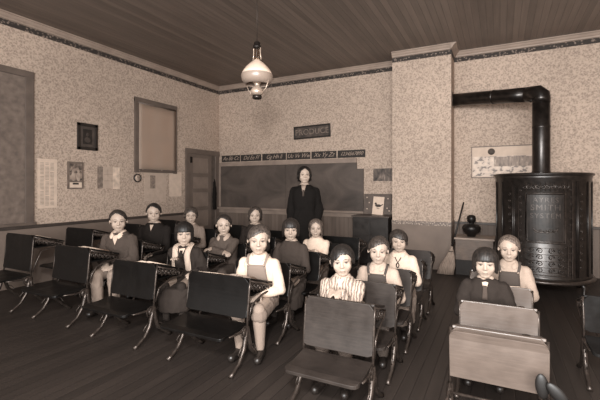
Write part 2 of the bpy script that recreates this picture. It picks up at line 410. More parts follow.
for x, z in ((-.21, .32), (-.20, .10), (.20, .30), (.19, .12), (.23, .07), (-.16, .22)): m.box((x-.012, -.015, z-.01), (x+.012, -.012, z+.01))
m.build('pinned_scraps', PAPER2, eb)
bc = empty('picture_card', (-2.06, BY-.175, .862)); tag(bc, 'white card with a dark bird drawing propped on the display board', 'card'); bc.rotation_euler = (math.radians(-10), math.radians(3), 0)
MB().box((-.105, -.004, 0), (.105, .004, .34)).build('card_sheet', PAPER, bc)
m = MB(); m.ell((.0, -.006, .17), (.06, .004, .026)); m.ell((-.05, -.006, .205), (.022, .004, .02)); m.tube([(.05, -.006, .175), (.09, -.006, .20)], .008); m.tube([(-.02, -.006, .15), (-.02, -.006, .12), (.03, -.006, .115)], .004)
m.build('bird_drawing', plain(.25, .8), bc)
# ------------------------------------------------------------------ things on the left wall
def onleft(name, label, cat, y0, y1, z0, z1, th=.004, mat=PAPER2, group=None, rx=0):
    o = empty(name, (WX, (y0+y1)/2, (z0+z1)/2)); o.rotation_euler = (rx, 0, 0); tag(o, label, cat, group)
    return o, (y1-y0)/2, (z1-z0)/2
def sheet(o, hy, hz, mat, name='sheet', x0=0, x1=.004): return MB().box((x0, -hy, -hz), (x1, hy, hz)).build(name, mat, o)
def lines(o, rects, mat, name='print_lines', x=.0045):
    m = MB()
    for (a, b, c, d) in rects: m.box((x-.001, a, c), (x+.0006, b, d))
    return m.build(name, mat, o)
o, hy, hz = onleft('wall_chart', 'tall pale chart with columns of lines, leftmost on the left wall', 'chart', 3.15, 3.42, 1.075, 1.80)
sheet(o, hy, hz, plain(.84, .9, .04)); INK = plain(.62, .9, .1)
lines(o, [(-.10+.07*c, -.05+.07*c, -hz+.04+.02*k, -hz+.048+.02*k) for k in range(32) for c in range(3) if (k*3+c) % 11], INK)
o, hy, hz = onleft('framed_print', 'grey framed print of figures above a white caption panel', 'picture', 3.57, 3.82, 1.355, 1.78)
sheet(o, hy, hz, plain(.45, .5), 'frame', 0, .018); MB().box((.018, -hy+.03, -.09), (.020, hy-.03, hz-.03)).build('print', pic_mat([.22, .35, .6, .7], 14, 1), o)
m = MB(); m.ell((.021, -.04, -.02), (.002, .035, .07)); m.ell((.021, .04, -.02), (.002, .035, .07)); m.ell((.021, -.04, .065), (.002, .02, .025)); m.ell((.021, .04, .065), (.002, .02, .025)); m.build('printed_figures', plain(.66, .8), o)
MB().box((.018, -hy+.03, -hz+.02), (.020, hy-.03, -.11)).build('caption_panel', PAPER, o)
MB().box((.020, -.05, -.145), (.0215, .045, -.118)).build('caption_mark', BLK, o)
o, hy, hz = onleft('framed_portrait', 'dark framed portrait hanging high on the left wall', 'picture', 3.72, 4.06, 1.98, 2.41, rx=0)
m = MB(); W_ = .05
m.box((0, -hy, -hz), (.025, hy, -hz+W_), bev=.005).box((0, -hy, hz-W_), (.025, hy, hz), bev=.005).box((0, -hy, -hz), (.025, -hy+W_, hz), bev=.005).box((0, hy-W_, -hz), (.025, hy, hz), bev=.005).build('frame', plain(.17, .35), o)
MB().box((0, -hy+W_, -hz+W_), (.010, hy-W_, hz-W_)).build('mount', plain(.30, .6), o)
MB().box((.010, -.075, -.12), (.012, .075, .12)).build('print', plain(.17, .5), o)
MB().ell((.012, .0, .035), (.003, .022, .032)).ell((.012, .0, -.05), (.003, .05, .045)).build('portrait_figure', plain(.28, .6), o)
o, hy, hz = onleft('notice_sheet', 'pale notice with a dark left strip, right of the framed figures print', 'notice', 4.06, 4.475, 1.36, 1.725)
sheet(o, hy, hz, plain(.74, .9, .04)); MB().box((.004, -hy, -hz), (.006, -hy+.10, hz)).build('dark_strip', plain(.50, .9, .2, 20), o)
MB().box((.004, hy-.13, -hz-.01), (.006, hy, hz)).build('pale_strip', plain(.84, .9), o); lines(o, [(-.09, .09, -.06, -.052), (-.09, .09, .05, .056), (-.02, -.014, -.06, .15)], INK)
ck = empty('wall_clock', (WX+.01, 4.824, 1.547)); tag(ck, 'small round clock with dark rim under the window shade', 'clock')
R90 = Matrix.Rotation(PI/2, 4, 'Y')
MB().lathe([(.075, 0), (.08, .02), (.07, .035), (.062, .03), (.06, .02)], mat=R90, seg=32).build('rim', plain(.14, .35), ck)
MB().lathe([(.061, .018), (.06, .022)], mat=R90, seg=32).build('dial', PAPER2, ck)
MB().box((.023, -.003, -.003), (.026, .003, .045)).box((.023, -.003, -.003), (.026, .03, .003)).build('hands', BLK, ck)
o, hy, hz = onleft('calendar', 'large pale calendar sheet with small dark picture below the window', 'calendar', 5.0, 5.514, 1.115, 1.69)
sheet(o, hy, hz, plain(.74, .9, .03)); MB().box((.004, -.13, -.05), (.006, -.01, .20)).build('print', pic_mat([.4, .55, .65], 20, 5), o); lines(o, [(-.2, .2, -.1-.03*k, -.097-.03*k) for k in range(6)], plain(.68, .9), x=.005)
o, hy, hz = onleft('paper_sheet', 'blank white sheet pinned beside the door frame', 'paper', 5.60, 5.925, 1.185, 1.685); sheet(o, hy, hz, plain(.83, .9, .03))
# ------------------------------------------------------------------ snowy scene picture behind the stove
p = empty('wide_picture', (.13, BY-.01, 1.80)); tag(p, 'wide snowy village picture on the wall behind the stove', 'picture')
MB().box((-.56, 0, -.25), (.56, .01, .27)).build('card_sheet', plain(.80, .8, .03), p)
def snow():
    mt, nt, b = nodes('print'); n = N(nt, 'ShaderNodeTexNoise', Scale=11.0, Detail=4.0); nt.links.new(coords(nt, (1, 1, 1.5)), n.inputs['Vector'])
    nt.links.new(ramp(nt, n.outputs[0], [(.40, sep(.45)), (.47, sep(.78)), (.7, sep(.86))]), b.inputs['Base Color']); return mt
MB().box((-.55, -.002, -.24), (.55, 0, .10)).build('snow_scene', snow(), p)
MB().box((-.22, -.004, -.07), (.5, -.002, .09)).build('tree_line', pic_mat([.4, .55, .6, .78], 14, 2, (2, 1, .6)), p)
MB().lathe([(.055, 0), (.055, .004)], mat=Matrix.Translation((-.26, -.002, .18)) @ Matrix.Rotation(PI/2, 4, 'X'), seg=28).build('dark_disc', plain(.32, .8), p)
m = MB(); m.box((-.57, -.008, .26), (.57, .004, .275)).box((-.57, -.008, -.265), (.57, .004, -.25)).box((-.57, -.008, -.26), (-.56, .004, .27)).box((.56, -.008, -.26), (.57, .004, .27)); m.build('frame', plain(.42, .6), p)

# ------------------------------------------------------------------ stove
SX, SY, SR = .50, 6.02, .565
st = empty('stove', (SX, SY, 0)); tag(st, 'large black cast iron jacketed stove standing by the back wall', 'stove')
SI = plain(.15, .30, .3, 18, .35, .6, (1, 1, 1), .25); SI2 = plain(.24, .3, .3, 30, .45, .7, (1, 1, 1), .3)
MB().lathe([(.50, .20), (SR, .22), (SR, .27), (SR-.015, .29), (SR-.015, 1.44), (SR-.005, 1.46), (SR-.005, 1.50), (SR+.01, 1.53), (SR-.03, 1.545), (.2, 1.56), (.1, 1.565)], seg=64).build('jacket', SI, st)
MB().lathe([(SR-.02, 1.515), (SR+.015, 1.53), (SR+.025, 1.545), (SR+.02, 1.56), (SR-.02, 1.568), (.3, 1.565)], seg=64).build('top_plate', SI, st)
MB().lathe([(SR-.04, .19), (SR+.03, .195), (SR+.04, .21), (SR+.03, .235), (SR-.01, .245)], seg=64).build('base_ring', SI2, st)
for a in (35, 145, 215, 325):
    a = math.radians(a); d = V((math.cos(a), math.sin(a), 0)); MB().tube([d*.46+V((0, 0, .21)), d*.53+V((0, 0, .14)), d*.52+V((0, 0, .06)), d*.58+V((0, 0, .008))], [.045, .032, .022, .028], 10).build('leg', SI, st)
def bend(mb, R):
    o = MB()
    for p_ in mb.v:
        a = p_.x/R-PI/2; r = R-p_.y
        o.v.append(V((r*math.cos(a), r*math.sin(a), p_.z)))
    o.f = mb.f; o.sm = mb.sm; return o
R_ = SR-.013
# mb coordinates: x along the surface, y negative = outwards, z up
def strip(pts, r): return MB().tube(pts, r, 6)
fr = MB()
def rect(x0, x1, z0_, z1_, r):
    P = []
    for i in range(13): P.append((x0+(x1-x0)*i/12, -.004, z0_))
    P.append((x1, -.004, z1_))
    for i in range(12, -1, -1): P.append((x0+(x1-x0)*i/12, -.004, z1_))
    fr.tube(P, r, 6, closed=True)
rect(-.215, .215, .70, 1.31, .010); rect(-.198, .198, .72, 1.29, .005); rect(-.30, .30, .27, 1.46, .009)
rect(-.245, .245, .30, .67, .006)
bend(fr, R_).build('panel_frames', SI2, st)
dp = MB()
nx = 12
for i in range(nx):
    x0 = -.198+.396*i/nx; x1 = x0+.396/nx; dp.add([(x0, -.006, .72), (x1, -.006, .72), (x1, -.006, 1.29), (x0, -.006, 1.29)], [(0, 1, 2, 3)])
bend(dp, R_).build('door_plate', plain(.14, .42, .3, 14, .2, .4, (1, 1, 1), .3), st)
tx = MB()
for t, z, sz in (('AYRES', 1.225, .085), ('SMITH', 1.13, .10), ('SYSTEM', 1.03, .085)): tx.merge(text_mb(t, sz, .006, 0, 1.18), Matrix.Translation((0, -.012, z)) @ TB)
bend(tx, R_).build('lettering', plain(.25, .4, .2, 30, .3, .6), st)
orn = MB()
def spiral(cx_, cz, r, turns, a0, sgn, th=.006):
    P = []
    for i in range(18):
        t = i/17; a = a0+sgn*turns*2*PI*t; rr = r*(1-.85*t); P.append((cx_+rr*math.cos(a), -.010, cz+rr*math.sin(a)))
    orn.tube(P, [th*(1-.3*i/17) for i in range(18)], 6)
for k in range(10):
    x = -.225+.05*k; spiral(x, 1.385, .028, 1.3, PI/2, 1 if k % 2 else -1, .005); orn.tube([(x+.025, -.008, 1.335), (x+.025, -.010, 1.44)], .004, 6)
for i in range(-2, 3): spiral(i*.05, .845, .026, 1.2, 0, 1 if i > 0 else -1)
orn.tube([(.13*math.cos(a), -.008, .885+.06*math.sin(a)) for a in [PI+PI*i/14 for i in range(15)]], .006, 6)
for z in (.36, .44, .52, .60):
    for sx in (-1, 1):
        spiral(sx*.06, z, .035, 1.4, PI/2*(1-sx), sx); spiral(sx*.16, z, .03, 1.4, 0, -sx); spiral(sx*.21, z+.04, .016, 1, 0, sx, .004)
for k in range(13):
    for sx in (-1, 1): spiral(sx*.272, .33+.085*k, .014, 1.1, k, sx, .004)
    if k < 11:
        for xx in (.42, -.42): spiral(xx, .40+.09*k, .022, 1.2, k, 1, .004)
for z in (.335, .395, .475, .555, .635):
    for x0, x1 in ((-.235, .235),): orn.tube([(x0+(x1-x0)*i/12, -.006, z) for i in range(13)], .003, 5)
bend(orn, R_).build('scroll_ornament', SI2, st)
cs = MB()
for xx in (-.36, -.38, -.56, .36, .38, .56, -.75, .75):
    bend(MB().tube([(xx, -.004, .28), (xx, -.004, 1.46)], .009, 6), R_).build('column_rib', SI, st)
pi = empty('stove_pipe', (SX, SY, 1.56)); tag(pi, 'black stove pipe rising from the stove and bending into the chimney', 'pipe')
PM = plain(.15, .28, .3, 14, .5, .6, (1, 1, 1), .12)
MB().lathe([(.12, 0), (.115, .03), (.108, .05), (.108, .62), (.113, .63), (.113, .645), (.108, .655), (.108, .98)], seg=28).build('riser', PM, pi)
E0 = V((0, 0, .97)); A = V((CX1-SX, 6.86-SY, 2.86-1.56)); H0 = V((-.16, .10, 1.12)); 
dirp = (A-H0).normalized()
P = [E0+(V((0, 0, 1.10))-E0)*t for t in (0, .5)] + [V((0, 0, 1.06)), V((-.03, .02, 1.10)), H0]
MB().tube(P, [.11, .112, .114, .115, .108], 24).build('elbow', PM, pi)
MB().tube([H0, H0+dirp*.25, A-dirp*.3, A-dirp*.01], .103, 24).tube([H0+dirp*.5, H0+dirp*.53], .108, 24).build('horizontal_pipe', PM, pi)
MB().lathe([(.10, 0), (.135, .005), (.135, .014), (.10, .02)], mat=Matrix.Translation(A+V((.02, 0, 0))) @ Matrix.Rotation(-PI/2, 4, 'Y'), seg=28).build('wall_collar', plain(.4, .4, .2, 10, .7), pi)

# ------------------------------------------------------------------ corner things: crate, jug, broom
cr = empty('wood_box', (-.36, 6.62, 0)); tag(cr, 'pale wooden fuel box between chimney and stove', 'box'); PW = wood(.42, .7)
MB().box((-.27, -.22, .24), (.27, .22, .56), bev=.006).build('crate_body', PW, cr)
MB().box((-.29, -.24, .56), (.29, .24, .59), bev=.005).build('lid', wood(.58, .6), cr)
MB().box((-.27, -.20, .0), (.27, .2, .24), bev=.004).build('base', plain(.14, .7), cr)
jg = empty('kettle', (-.41, 6.60, .592)); tag(jg, 'dark round kettle with knobbed lid on the fuel box', 'kettle'); KM = plain(.13, .4, .2, 20, .4)
MB().lathe([(.06, 0), (.07, .03), (.12, .07), (.14, .12), (.135, .16), (.10, .195), (.05, .21)], seg=36).build('body', KM, jg)
MB().lathe([(.045, .205), (.04, .225), (.062, .245), (.07, .285), (.06, .325), (.03, .345), (.005, .348)], seg=28).build('lid_knob', KM, jg)
MB().tube([(.09*math.cos(a), .09*math.sin(a)*.3-.09, .16+.05*math.sin(a)) for a in [PI*i/8 for i in range(9)]], .006, 6).build('handle', KM, jg)
br = empty('broom', (-.72, 6.36, 0)); tag(br, 'straw broom leaning bristles down against the chimney corner', 'broom')
MB().tube([(.04, 0, .42), (.20, .18, 1.14)], .013, 10).build('handle', plain(.12, .5), br)
m = MB(); m.loft([((-.06, -.03, .01), .13, .04), ((-.02, -.02, .15), .115, .042), ((.02, -.01, .30), .065, .035), ((.035, 0, .40), .028, .025), ((.04, 0, .45), .016, .016)], 24)
m.build('bristles', plain(.58, .9, .2, 20, 0, .2, (6, 6, .5), .5), br)
MB().tube([(.028+.03*math.cos(a), -.006+.03*math.sin(a), .37) for a in [2*PI*i/12 for i in range(12)]], .008, 6, closed=True).build('binding', plain(.2, .6), br)

# ------------------------------------------------------------------ hanging oil lamp
LX, LY = -2.23, 3.245
lp = empty('hanging_lamp', (LX, LY, 2.29)); tag(lp, 'hanging oil lamp with a white opal dome shade', 'lamp')
BR = plain(.78, .25, .1, 20, .5, .6); OP = plain(.86, .25, .03, 4, 0, .6); OP2 = plain(.58, .3, .04, 4, 0, .6)
MB().lathe([(.018, .415), (.035, .395), (.075, .365), (.115, .325), (.143, .285), (.158, .25), (.154, .25), (.139, .283), (.112, .321), (.073, .359), (.034, .388), (.018, .405)], cap=False).build('shade', OP, lp)
MB().lathe([(.160, .252), (.163, .240), (.155, .195), (.120, .150), (.114, .152), (.150, .197), (.157, .240), (.155, .252)], cap=False).build('shade_rim', OP2, lp)
MB().lathe([(.02, .0), (.045, .004), (.05, .02), (.045, .04), (.03, .05)]).build('font_base', plain(.2, .3, .1, 10, .6), lp)
MB().lathe([(.04, .04), (.062, .06), (.066, .085), (.05, .115), (.03, .13), (.028, .16), (.045, .17), (.045, .19), (.02, .2)]).build('oil_font', BR, lp)
MB().lathe([(.03, .19), (.038, .24), (.032, .30), (.028, .45), (.028, .52)], cap=False).build('chimney_glass', glass_mat(.9), lp)
m = MB()
for sx in (-1, 1): m.tube([(sx*.05, 0, .05), (sx*.105, 0, .10), (sx*.158, 0, .22)], .004, 6); m.tube([(sx*.05, 0, .40), (sx*.042, 0, .46), (sx*.042, 0, .52), (sx*.03, 0, .545)], .005, 6)
m.build('harp', BR, lp)
MB().lathe([(.02, .52), (.042, .525), (.042, .545), (.03, .55), (.035, .575), (.02, .59)]).build('smoke_bell', plain(.15, .4, .1, 10, .5), lp)
m = MB(); z = .59; i = 0
m.tube([(0, 0, .59), (0, 0, CH-2.29-.02)], .0035, 6)
m.build('chain', plain(.2, .4, .1, 10, .6), lp)
MB().lathe([(.03, CH-2.29-.03), (.035, CH-2.29-.01), (.035, CH-2.29-.001)]).build('ceiling_hook', IRON, lp)
for dx in (-.0,): pass

# ------------------------------------------------------------------ school desks: seat in front (-y), writing lid behind (+y)
def desk(w, Hb, Hs, D, sd, wv, gloss):
    """proto school desk at the origin: backrest plane at y=0"""
    root = empty('school_desk'); W = wood(wv, gloss, var=.10 if wv > .3 else .22, spec=.5 if wv > .3 else .3); hx = w/2
    # backrest with rounded top corners, slightly reclined and curved
    m = MB(); cols = 16; z0 = Hs+.045; z1 = Hb; rc = .035
    F_, B_ = [], []
    nz = 10
    for i in range(cols+1):
        x = -hx+w*i/cols; e = min(x+hx, hx-x); top = z1-(rc-math.sqrt(max(0, rc*rc-(rc-e)**2)) if e < rc else 0)
        bot = z0+(.012-math.sqrt(max(0, .012**2-(.012-e)**2)) if e < .012 else 0)
        for j in range(nz+1):
            z = bot+(top-bot)*j/nz; t = (z-z0)/(z1-z0); y = -.035+.035*t+.010*(1-(x/hx)**2)*0+.012*math.sin(PI*t)
            F_.append((x, y-.009, z)); B_.append((x, y+.009, z))
    n1 = nz+1; fs = []; K = len(F_)
    for i in range(cols):
        for j in range(nz):
            a, b, c_, d = i*n1+j, (i+1)*n1+j, (i+1)*n1+j+1, i*n1+j+1; fs += [(a, b, c_, d), (K+d, K+c_, K+b, K+a)]
    for i in range(cols): fs += [(i*n1, K+i*n1, K+(i+1)*n1, (i+1)*n1), (i*n1+nz, (i+1)*n1+nz, K+(i+1)*n1+nz, K+i*n1+nz)]
    for j in range(nz): fs += [(j, j+1, K+j+1, K+j), (cols*n1+j, K+cols*n1+j, K+cols*n1+j+1, cols*n1+j+1)]
    m.add(F_+B_, fs, False); o = m.build('backrest', W, root); bv = o.modifiers.new('b', 'BEVEL'); bv.width = .004; bv.segments = 2; bv.limit_method = 'ANGLE'; bv.angle_limit = .9
    # seat: dished board
    m = MB(); prof = []
    for j in range(13):
        t = j/12; y = -.025-sd*t; z = Hs+.014*math.cos(t*PI*1.2)*(1-t)+.006*t-(.012*max(0, t-.85)/.15); prof.append((y, z))
    for k in (0, 1):
        pass
    vs = []; es = [0, .004, .012, .024, .04]; xs_ = [-hx+e for e in es]+[-hx*.5, 0, hx*.5]+[hx-e for e in es[::-1]]; ncol = len(xs_)-1
    for i in range(ncol+1):
        x = xs_[i]; e_ = hx-abs(x); inset = .04-math.sqrt(max(0, .04**2-(.04-e_)**2)) if e_ < .04 else 0
        for (y, z) in prof:
            yy = max(y, -.025-sd+inset) if inset else y
            vs.append((x, yy, z))
    top = len(vs); vs += [(a, b, c_-.02) for a, b, c_ in vs]; n1 = 13; fs = []
    for i in range(ncol):
        for j in range(12):
            a, b, c_, d = i*n1+j, (i+1)*n1+j, (i+1)*n1+j+1, i*n1+j+1; fs += [(a, b, c_, d), (top+d, top+c_, top+b, top+a)]
        fs += [(i*n1, top+i*n1, top+(i+1)*n1, (i+1)*n1), (i*n1+12, (i+1)*n1+12, top+(i+1)*n1+12, top+i*n1+12)]
    for j in range(12): fs += [(j, j+1, top+j+1, top+j), (ncol*n1+j, top+ncol*n1+j, top+ncol*n1+j+1, ncol*n1+j+1)]
    m.add(vs, fs, False); o = m.build('seat', W, root); bv = o.modifiers.new('b', 'BEVEL'); bv.width = .004; bv.segments = 2; bv.limit_method = 'ANGLE'; bv.angle_limit = .9
    # lid and book box
    sl = math.atan(.30); R = Matrix.Translation((0, .02, Hb-.004)) @ Matrix.Rotation(-sl, 4, 'X')
    m = MB().box((-hx+.004, 0, -.018), (hx-.004, D/math.cos(sl), 0), R, .004); o = m.build('desktop', W, root)
    MB().tube([(hx*.6, .05, Hb-.018), (hx*.6, .05, Hb-.010)], .02, 14).build('inkwell', IRON, root)
    m = MB(); m.box((-hx+.015, .03, Hb-.155), (hx-.015, D-.02, Hb-.142)); m.box((-hx+.015, .02, Hb-.155), (hx-.015, .032, Hb-.03)); m.build('book_shelf', W, root)
    # cast iron ends
    for sx in (-1, 1):
        X = sx*(hx+.002); m = MB(); T = .009
        m.tube([(X, .012, Hb-.015), (X, 0, Hb-.08), (X, -.022, Hs+.10), (X, -.03, Hs-.02)], T, 6)
        m.tube([(X, .012, Hb-.025), (X, D*.5, Hb-.027-.15*D), (X, D-.01, Hb-.027-.30*D)], T*.9, 6)
        m.tube([(X, D-.01, Hb-.027-.3*D), (X, D-.03, Hb-.065-.3*D), (X, D*.55, Hb-.17), (X, D*.25, Hb-.20), (X, .03, Hs+.14), (X, -.01, Hs+.03)], T*.9, 6)
        k = int(D/.055)
        for i in range(k):
            y = .035+(D-.06)*i/k; zc = Hb-.080-.045*(i/k)
            P = [(X, y+.022*(1-.8*q/11)*math.cos(q*.75+i), zc+.03*(1-.8*q/11)*math.sin(q*.75+i)) for q in range(12)]
            m.tube(P, .0045, 5)
            P = [(X, y+.03*(q/7), zc+.03-.065*(q/7)+.012*math.sin(q*.9)) for q in range(8)]; m.tube(P, .004, 5)
        m.build('side_frame', IRON, root)
        # hub + legs
        m = MB(); m.lathe([(.018, -.012), (.034, -.010), (.036, .010), (.018, .013)], mat=Matrix.Translation((X, -.055, Hs-.045)) @ Matrix.Rotation(PI/2, 4, 'Y'), seg=20)
        m.tube([(X, -.03, Hs-.02), (X, -.07, Hs-.03), (X, -sd*.55, Hs-.028), (X, -sd*.8, Hs-.02)], [.013, .012, .009, .006], 8)
        m.tube([(X+.0, -.055+.05*math.cos(a), Hs-.05+.05*math.sin(a)) for a in [i*.6 for i in range(8)]], .005, 5)
        m.build('seat_hinge', IRON, root)
        m = MB(); m.tube([(X, -.035, Hs-.01), (X, -.05, Hs*.72), (X, -.075, Hs*.45), (X, -.13, Hs*.22), (X, -.20, .03), (X, -.235, .008)], [.018, .021, .018, .015, .013, .019], 8)
        m.tube([(X, -.05, Hs*.6), (X, -.10, Hs*.55), (X, -.14, Hs*.42), (X, -.12, Hs*.34), (X, -.09, Hs*.4)], .005, 5); m.build('leg', IRON, root)
        m = MB(); m.tube([(X, -.035, Hs-.01), (X, -.02, Hs*.7), (X, .01, Hs*.42), (X, .07, Hs*.24), (X, .13, .03), (X, .165, .008)], [.018, .021, .018, .015, .013, .019], 8)
        m.tube([(X, .0, Hs*.5), (X, .05, Hs*.46), (X, .08, Hs*.34), (X, .05, Hs*.28)], .005, 5); m.build('leg', IRON, root)
    m = MB().tube([(-hx, -.055, Hs-.05), (hx, -.055, Hs-.05)], .008, 8); m.build('cross_rod', IRON, root)
    return root
rows = {
 'G': dict(x=-5.115, w=.57, Hb=.83, Hs=0.37, D=.34, sd=0.34, v=0.06, g=.42, ys=[2.50, 3.22, 3.94, 4.66], nm='in the row beside the left wall'),
 'F': dict(x=-4.10, w=.59, Hb=.755, Hs=0.35, D=.33, sd=0.33, v=0.06, g=.42, ys=[2.50, 3.15, 3.80, 4.45, 5.10], nm='in the second row from the left wall'),
 'E': dict(x=-3.08, w=.58, Hb=.69, Hs=0.325, D=.33, sd=0.31, v=0.06, g=.38, ys=[2.46, 3.14, 3.82, 4.50, 5.18], nm='in the third row from the left wall'),
 'B': dict(x=-2.06, w=.62, Hb=.68, Hs=0.325, D=.33, sd=0.31, v=0.065, g=.34, ys=[2.44, 3.08, 3.74, 4.39, 5.03], nm='in the fourth row from the left wall'),
 'C': dict(x=-.946, w=.48, Hb=.655, Hs=0.29, D=.25, sd=0.29, v=.19, g=.42, ys=[2.31, 2.86, 3.41, 3.96, 4.51], nm='in the middle row of brown small desks'),
 'D': dict(x=-.015, w=.48, Hb=.59, Hs=0.275, D=.25, sd=0.28, v=0.38, g=.36, ys=[2.35, 2.90, 3.45, 4.00], nm='in the right hand row'),
 'H': dict(x=.80, w=.50, Hb=.60, Hs=0.3, D=.25, sd=0.3, v=0.08, g=.75, ys=[3.40], nm='at the far right edge below the stove'),
}
who = {('F', 0): 'in front of the boy in the open collared jacket', ('F', 1): 'in front of the boy in the black V-neck', ('F', 2): 'in front of the curly haired girl in the grey coat',
 ('E', 0): 'with the scarfed girl behind it', ('E', 1): 'with the boy folding his arms behind it', ('E', 2): 'with the girl in the dark dress behind it',
 ('B', 0): 'with the boy in white shirt and overalls behind it', ('B', 1): 'with the dark bobbed sweater girl behind it', ('B', 2): 'with the smiling girl in white behind it',
 ('C', 0): 'empty seat nearest the camera, child in zigzag shirt behind', ('C', 1): 'backing on to the boy in overalls', ('C', 2): 'with the girl in white blouse and lanyard behind it',
 ('D', 0): 'nearest the camera with pale shiny backrest', ('D', 1): 'in front of the girl in the dark jacket', ('D', 2): 'in front of the fair haired boy',
 ('G', 0): 'frontmost, cut by the left edge', ('G', 1): 'second, tall dark backrest against the dado', ('G', 2): 'third, behind the boy in the open collared jacket', ('G', 3): 'last, nearest the door'}
colr = {'G': 'near black', 'F': 'near black', 'E': 'dark stained', 'B': 'dark glossy', 'C': 'brown', 'D': 'light worn', 'H': 'dark'}
for k, R in rows.items():
    proto = desk(R['w'], R['Hb'], R['Hs'], R['D'], R['sd'], R['v'], R['g'])
    for i, y in enumerate(R['ys']):
        o = proto if i == 0 else copy_tree(proto)
        o.location = (R['x'], y, 0)
        w = who.get((k, i)) or ('empty, last of its row' if i == len(R['ys'])-1 else 'empty, second to last of its row')
        if k == 'H': lab = 'dark school desk at the far right edge, its pale seat tip showing'
        else: lab = '%s school desk %s, %s' % (colr[k], w, R['nm'])
        ws = lab.split()
        if len(ws) > 16:
            short = {'G': 'left wall row', 'F': 'second row from left', 'E': 'third row from left', 'B': 'fourth row from left', 'C': 'middle brown row', 'D': 'right row'}[k]
            lab = '%s desk %s, %s' % (colr[k], w, short)
        tag(o, ' '.join(lab.split()[:16]), 'school desk', 'iron and wood school desks in rows')

front_seat = [c for c in COL.objects if c.parent and c.parent.get('label', '').startswith('light worn') and c.parent.location.y < 2.4]
for c in front_seat:
    if c.name.split('.')[0] == 'seat':
        c.rotation_euler = (-math.radians(86), 0, 0); c.location = (0, -.045-.275, .275+.035+.0)
        hs_ = .275; py, pz = -.03, hs_          # fold about the hinge
        M_ = Matrix.Translation((0, -.058, hs_+.052)) @ Matrix.Rotation(-math.radians(84), 4, 'X') @ Matrix.Translation((0, -py, -pz))
        c.matrix_local = M_
        prnt = c.parent
for i_, (yy, zz) in enumerate(((-.15, .39), (-.20, .37))):
    m = MB().ell((.20+.062*i_, -.17-.02*i_, .415-.014*i_), (.030, .014, .062), Matrix.Rotation((-.1, -.75)[i_], 3, 'Y'))
    m.build('seat_arm', plain(.09, .5, .2), prnt)

def onlid(row, i, dx, t, hx_, hy_, rz, name, label, cat, v=.86, th=.004, group=None, book=False):
    R = rows[row]; D = R['D']; sl = math.atan(.30); y = .02+D*t; z = R['Hb']-.004-.30*D*t+.0006
    o = empty(name, (R['x']+dx, R['ys'][i]+y, z)); o.rotation_euler = (-sl, 0, rz); tag(o, label, cat, group)
    if book:
        for sx in (-1, 1):
            m = MB(); n = 8; vs = []
            for q in range(n+1):
                u = q/n; x = sx*hx_*u; zz = .004+.014*math.sin(PI*min(1, u*1.3+.12))*(1-u*.5)
                vs += [(x, -hy_, zz), (x, hy_, zz), (x, -hy_, 0), (x, hy_, 0)]
            fs = []
            for q in range(n): a = q*4; b = a+4; fs += [(a, b, b+1, a+1), (a+2, a+3, b+3, b+2), (a, a+2, b+2, b), (a+1, b+1, b+3, a+3)]
            fs += [(0, 1, 3, 2), (n*4, n*4+2, n*4+3, n*4+1)]
            m.add(vs, fs).build('page', plain(v, .9, .03), o)
    else:
        MB().box((-hx_, -hy_, 0), (hx_, hy_, th)).build('sheet', plain(v, .9, .03), o)
        m = MB()
        for q in range(7): m.box((-hx_*.8, -hy_*.8+hy_*.24*q, th), (hx_*.7, -hy_*.8+hy_*.24*q+.003, th+.0006))
        m.build('print_lines', plain(.6, .9), o)
    return o
onlid('G', 0, .02, .45, .14, .09, .1, 'paper_sheet', 'pale paper on the desk at the left edge', 'paper')
onlid('F', 0, .12, .5, .16, .11, -.1, 'open_book', 'open white book before the boy in the open collared jacket', 'book', book=True)
onlid('E', 0, .06, .42, .15, .10, .15, 'open_book', 'open white book before the scarfed girl', 'book', book=True)
onlid('B', 0, -.16, .32, .10, .075, .1, 'paper_sheet', 'white paper on the left of the overalls boy desk', 'paper')
onlid('B', 0, .12, .48, .12, .09, -.1, 'open_book', 'open book on the desk of the boy in white shirt and overalls', 'book', v=.62, book=True)
onlid('C', 1, -.12, .2, .07, .05, .0, 'paper_sheet', 'small white paper before the boy in overalls in the brown row', 'paper')
onlid('D', 2, .06, .35, .09, .07, .2, 'paper_sheet', 'white paper before the fair haired boy near the stove', 'paper')
onlid('E', 2, .12, .4, .08, .06, .3, 'paper_sheet', 'small white paper before the girl in the dark dress', 'paper')
onlid('B', 3, .0, .3, .10, .07, .2, 'closed_book', 'dark closed book on the empty desk behind the girl in white', 'book', v=.3, th=.03)

